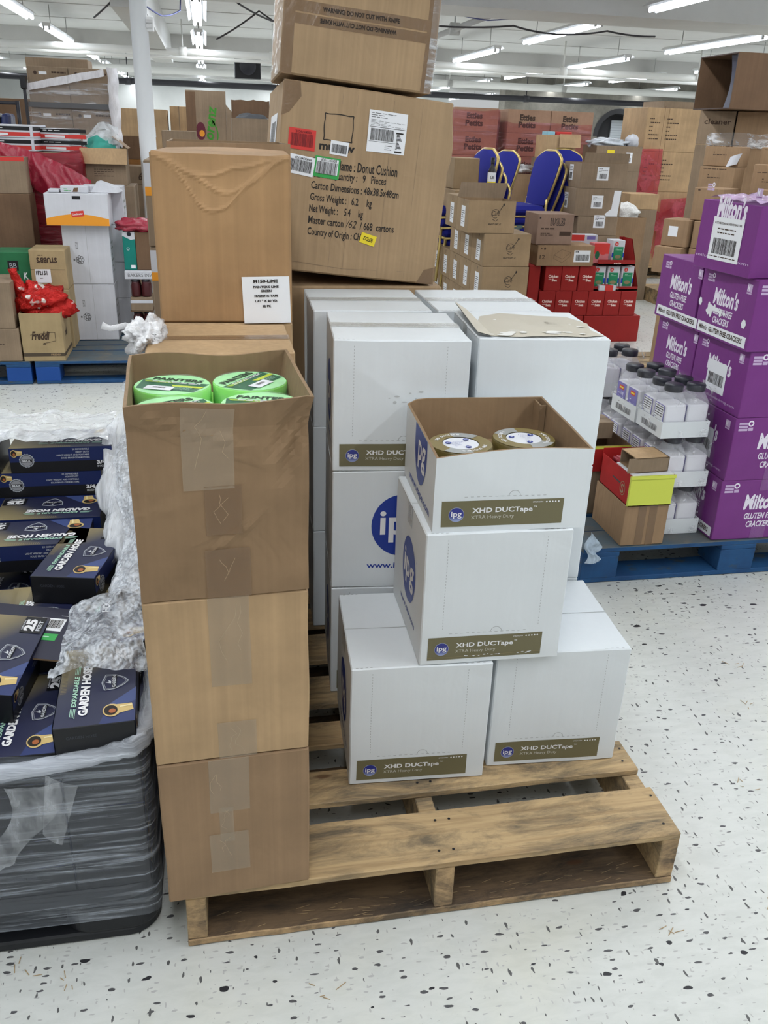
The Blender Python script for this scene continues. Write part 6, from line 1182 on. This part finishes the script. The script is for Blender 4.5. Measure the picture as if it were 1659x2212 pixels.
PKF = film('pink_draped_film', (196, 84, 98), clear=.72, sc=(5, 5, 5), lo=.42, hi=.68, white=.8, tr=(240, 150, 158), rough=.18, bd=.02)
mb = MB(crumple(.02, 3, 4)); mb.grid(lambda u, v: (4.60 + 1.17 * u, 8.24 - .03 * math.sin(u * 6), (1.34 - .62 * math.sin(min(1, u * 2.2) * PI / 2) + (.52 * max(0, u - .42) if u > .42 else 0)) + (-.10 - .15 * (1 - u) if v > .5 else 0) * (v - .0)), 50, 2, PKF, True); mb.grid(lambda u, v: (4.58 + .42 * u + .05 * v, 8.22, 1.38 - .75 * v - .35 * u * v), 20, 30, PKF, True); mb.grid(lambda u, v: (5.08 + .64 * u, 8.24, .86 - .02 * u - .62 * v + .1 * u), 20, 24, PKF, True)
tag(mb.build('plastic_sheet'), 'torn pink plastic film draped over the big tan cartons', 'plastic sheet')
bg('brown open-top carton flaps above the top tan cartons', 5.0, 5.75, 8.35, .5, 1.801, 1.87, KB3, opn=True)
# little floor pallet
p = empty('wooden_pallet', 'small pine pallet corner lying on the open floor beyond the purple cartons', 'pallet', (4.36, 6.56, 0)); mb = MB(); mb.box(0, .9, 0, .5, .11, .135, PINE); mb.build('deck', p)
for k in range(2): mb = MB(); mb.box(.0 + k * .75, .12 + k * .75, 0, .5, 0, .11, PINE); mb.build('block', p)
# right brown cartons (behind the purple ones); all stand turned towards the left
def cb(l_, cx, y, z0, z1, w, d, mat=KB, draw=None, rz=-.95, **k):
    return bg(l_, 0, w, y, d, z0, z1, mat, draw, rz=rz, **k), (cx, y)
def put(r, c, w, rz): r.location = (c[0] - w * math.cos(rz), c[1] - w * math.sin(rz), r.location[2]); return r
def sbx(mb, F):
    mb.ell(F['f'], .085, .085, .016, .024, INKB, 1, 16); mb.lines(F['f'], .02, .135, .15, .15, 1, INKB, 1, 4, .4); mb.ell(F['r'], .10, .085, .018, .024, INKB, 1, 14)
def line2(mb, F): mb.lines(F['f'], .05, .05, .13, .075, 2, INKB, 1, 4, .35); mb.lines(F['f'], .02, .095, .15, .105, 1, INKB, 1, 5, .35)
ST1 = [('sticker', lambda mb, F: mb.rect(F['f'], .035, .05, .085, .10, LBL, 1), 'white sticker')]
def cbx(l_, cx, y, z0, z1, w, d, draw=None, rz=-.95, mat=KB, parts=()): put(bg(l_, 0, w, y, d, z0, z1, mat, draw, rz=rz, parts=parts), (cx, y), w, rz)
block_pallet('wooden_pallet', 'pine pallet behind the purple cracker cartons', 2.36, 2.74, .5, .44, PINE, PINE)
cbx('small brown carton with round black emblem, directly left of the topmost purple carton', 2.62, 2.93, 1.10, 1.258, .155, .17, sbx)
cbx('small stickered brown carton, left one of the pair under the emblem carton', 2.505, 3.01, .965, 1.099, .14, .15, None, parts=ST1); cbx('small stickered brown carton, right one of the pair under the emblem carton', 2.615, 2.90, .965, 1.099, .14, .14, None, parts=ST1)
cbx('small brown carton lowest at left under the stickered pair', 2.48, 3.0, .83, .964, .15, .15); cbx('small brown carton lowest at right under the stickered pair', 2.615, 2.89, .83, .964, .15, .14)
cbx('tall brown carton hidden behind the purple cartons under the stickered pair', 2.60, 2.88, P14, .829, .26, .14)
block_pallet('wooden_pallet', 'pine pallet under the large brown cartons at the upper right', 2.66, 3.20, 1.2, 1.0, PINE, PINE)
cbx('brown carton with faint print in the upper right row, left one', 2.90, 3.30, 1.350, 1.452, .20, .12, line2, parts=[('paper_scrap', lambda mb, F: mb.grid(lambda u, v: (.13 + .065 * u + .02 * v, -.002 - .02 * math.sin(PI * u * .8), -.005 + .055 * v + .02 * u), 8, 8, EB, True), 'curled white paper scrap')]); cbx('brown carton with faint print below the upper right row', 2.87, 3.27, 1.235, 1.349, .20, .12, line2); cbx('brown carton hidden under the faint-print cartons', 2.87, 3.27, P14, 1.234, .20, .12)
cbx('brown carton with dark ring mark at the right picture edge', 3.12, 3.20, 1.340, 1.455, .15, .25, line2); cbx('brown carton under the one with the ring mark', 3.12, 3.20, P14, 1.339, .15, .25)
cbx('brown carton right of the faint-print ones, above the topmost purple carton', 2.95, 2.92, 1.235, 1.375, .17, .12, line2, -.75); cbx('low brown carton peeking just above the topmost purple carton', 2.88, 2.78, 1.20, 1.262, .14, .10, None, -.75); cbx('brown carton standing behind the topmost purple carton', 2.95, 2.92, P14, 1.234, .17, .12, None, -.75); cbx('brown carton under the low peeking one', 2.88, 2.78, P14, 1.199, .14, .10, None, -.75)
cbx('large brown carton with dark word print at the upper right, left one', 3.135, 3.80, 1.456, 1.640, .20, .30, lambda mb, F: mb.text(F['f'], 'cleaner', .03, .11, .15, .03, INKB, 1, .02), -.62, KB3); cbx('large brown carton at the upper right edge, wrapped in clear film', 3.42, 3.60, 1.456, 1.64, .34, .30, None, -.62)
cbx('large brown carton hidden under the upper right pair, left', 3.135, 3.80, P14, 1.455, .20, .30, None, -.62, KB3); cbx('large brown carton hidden under the upper right pair, right', 3.42, 3.60, P14, 1.455, .34, .30, None, -.62)
r = empty('cardboard_box', 'dark brown open box lying on its side at the top right, opening to the left', 'box', (2.965, 3.60, 1.643), (0, 0, -.03)); mb = MB(); w, d, h = .24, .42, .28; t = .006; KD = board('shadow_brown_inside', (84, 72, 68), streak=.02)
for a in ((0, w, 0, t, 0, h), (0, w, d - t, d, 0, h), (0, w, t, d - t, 0, t), (0, w, t, d - t, h - t, h), (w - t, w, t, d - t, t, h - t)): mb.box(*a, KB4, 0, None, {'+y': KD, '-y': KB4, '+z': KD if a[5] < h else KB4, '-x': KD})
mb.build('box_body', r)
mb = MB(); mb.grid(lambda u, v: (.03 + .02 * math.sin(PI * v), t + .02 + .10 * u, t + (h - 2 * t) * v), 4, 10, flat('dark_liner', (60, 62, 78), .4), True); mb.build('liner', r)
bg('dark brown carton behind the open one on its side, at the top right edge', 3.215, 3.75, 3.62, .40, 1.6415, 1.925, KB4)
FG = film('glint_film', (230, 230, 232), clear=.85, sc=(8, 8, 14), lo=.5, hi=.64, white=.9)
mb = MB(crumple(.012, 9, 8)); mb.grid(lambda u, v: (3.02 + .42 * u, 3.88 - .33 * u, 1.44 + .08 * v), 40, 8, FG, True); tag(mb.build('stretch_film'), 'clear film band around the large brown cartons at the upper right', 'stretch film')
# extra far cartons filling the hall behind
far = [(-.9, -.3, 12, 1.3, 'left of the white column'), (.9, 1.6, 12, 1.45, 'left of the cushion carton'), (5.2, 6.0, 12.5, 1.38, 'left of the stone arch'), (6.2, 7.1, 13, 1.3, 'below the first stone arch'), (-3.6, -2.6, 11, 1.5, 'at the left picture edge'), (7.6, 8.6, 12, 1.2, 'below the second stone arch'), (2.3, 3.1, 13, 1.5, 'behind the pink-wrapped cartons'), (-2.2, -1.5, 13, 1.4, 'behind the tall wrapped stack')]
for x0, x1, y, h, l_ in far: bg('distant brown pallet load %s' % l_, x0, x1, y, .8, 0, h, KB3)
# debris on the floor
mb = MB(); ST = flat('straw', (186, 158, 118), .8); random.seed(9)
for (x, y) in [(-.30, .0), (1.55, .55), (1.35, .25), (1.20, -.10), (1.62, .75), (-.22, -.05), (.95, -.12), (.25, -.14), (1.85, .62)]:
    for k in range(4): a = random.uniform(0, PI); l = random.uniform(.008, .025); xx, yy = x + random.uniform(-.02, .02), y + random.uniform(-.02, .02); mb.tube([(xx, yy, .001), (xx + l * math.cos(a), yy + l * math.sin(a), .0018)], .0008, ST, 4)
tag(mb.build('straw_debris'), 'bits of straw and wood scattered over the speckled floor', 'debris', kind='stuff')
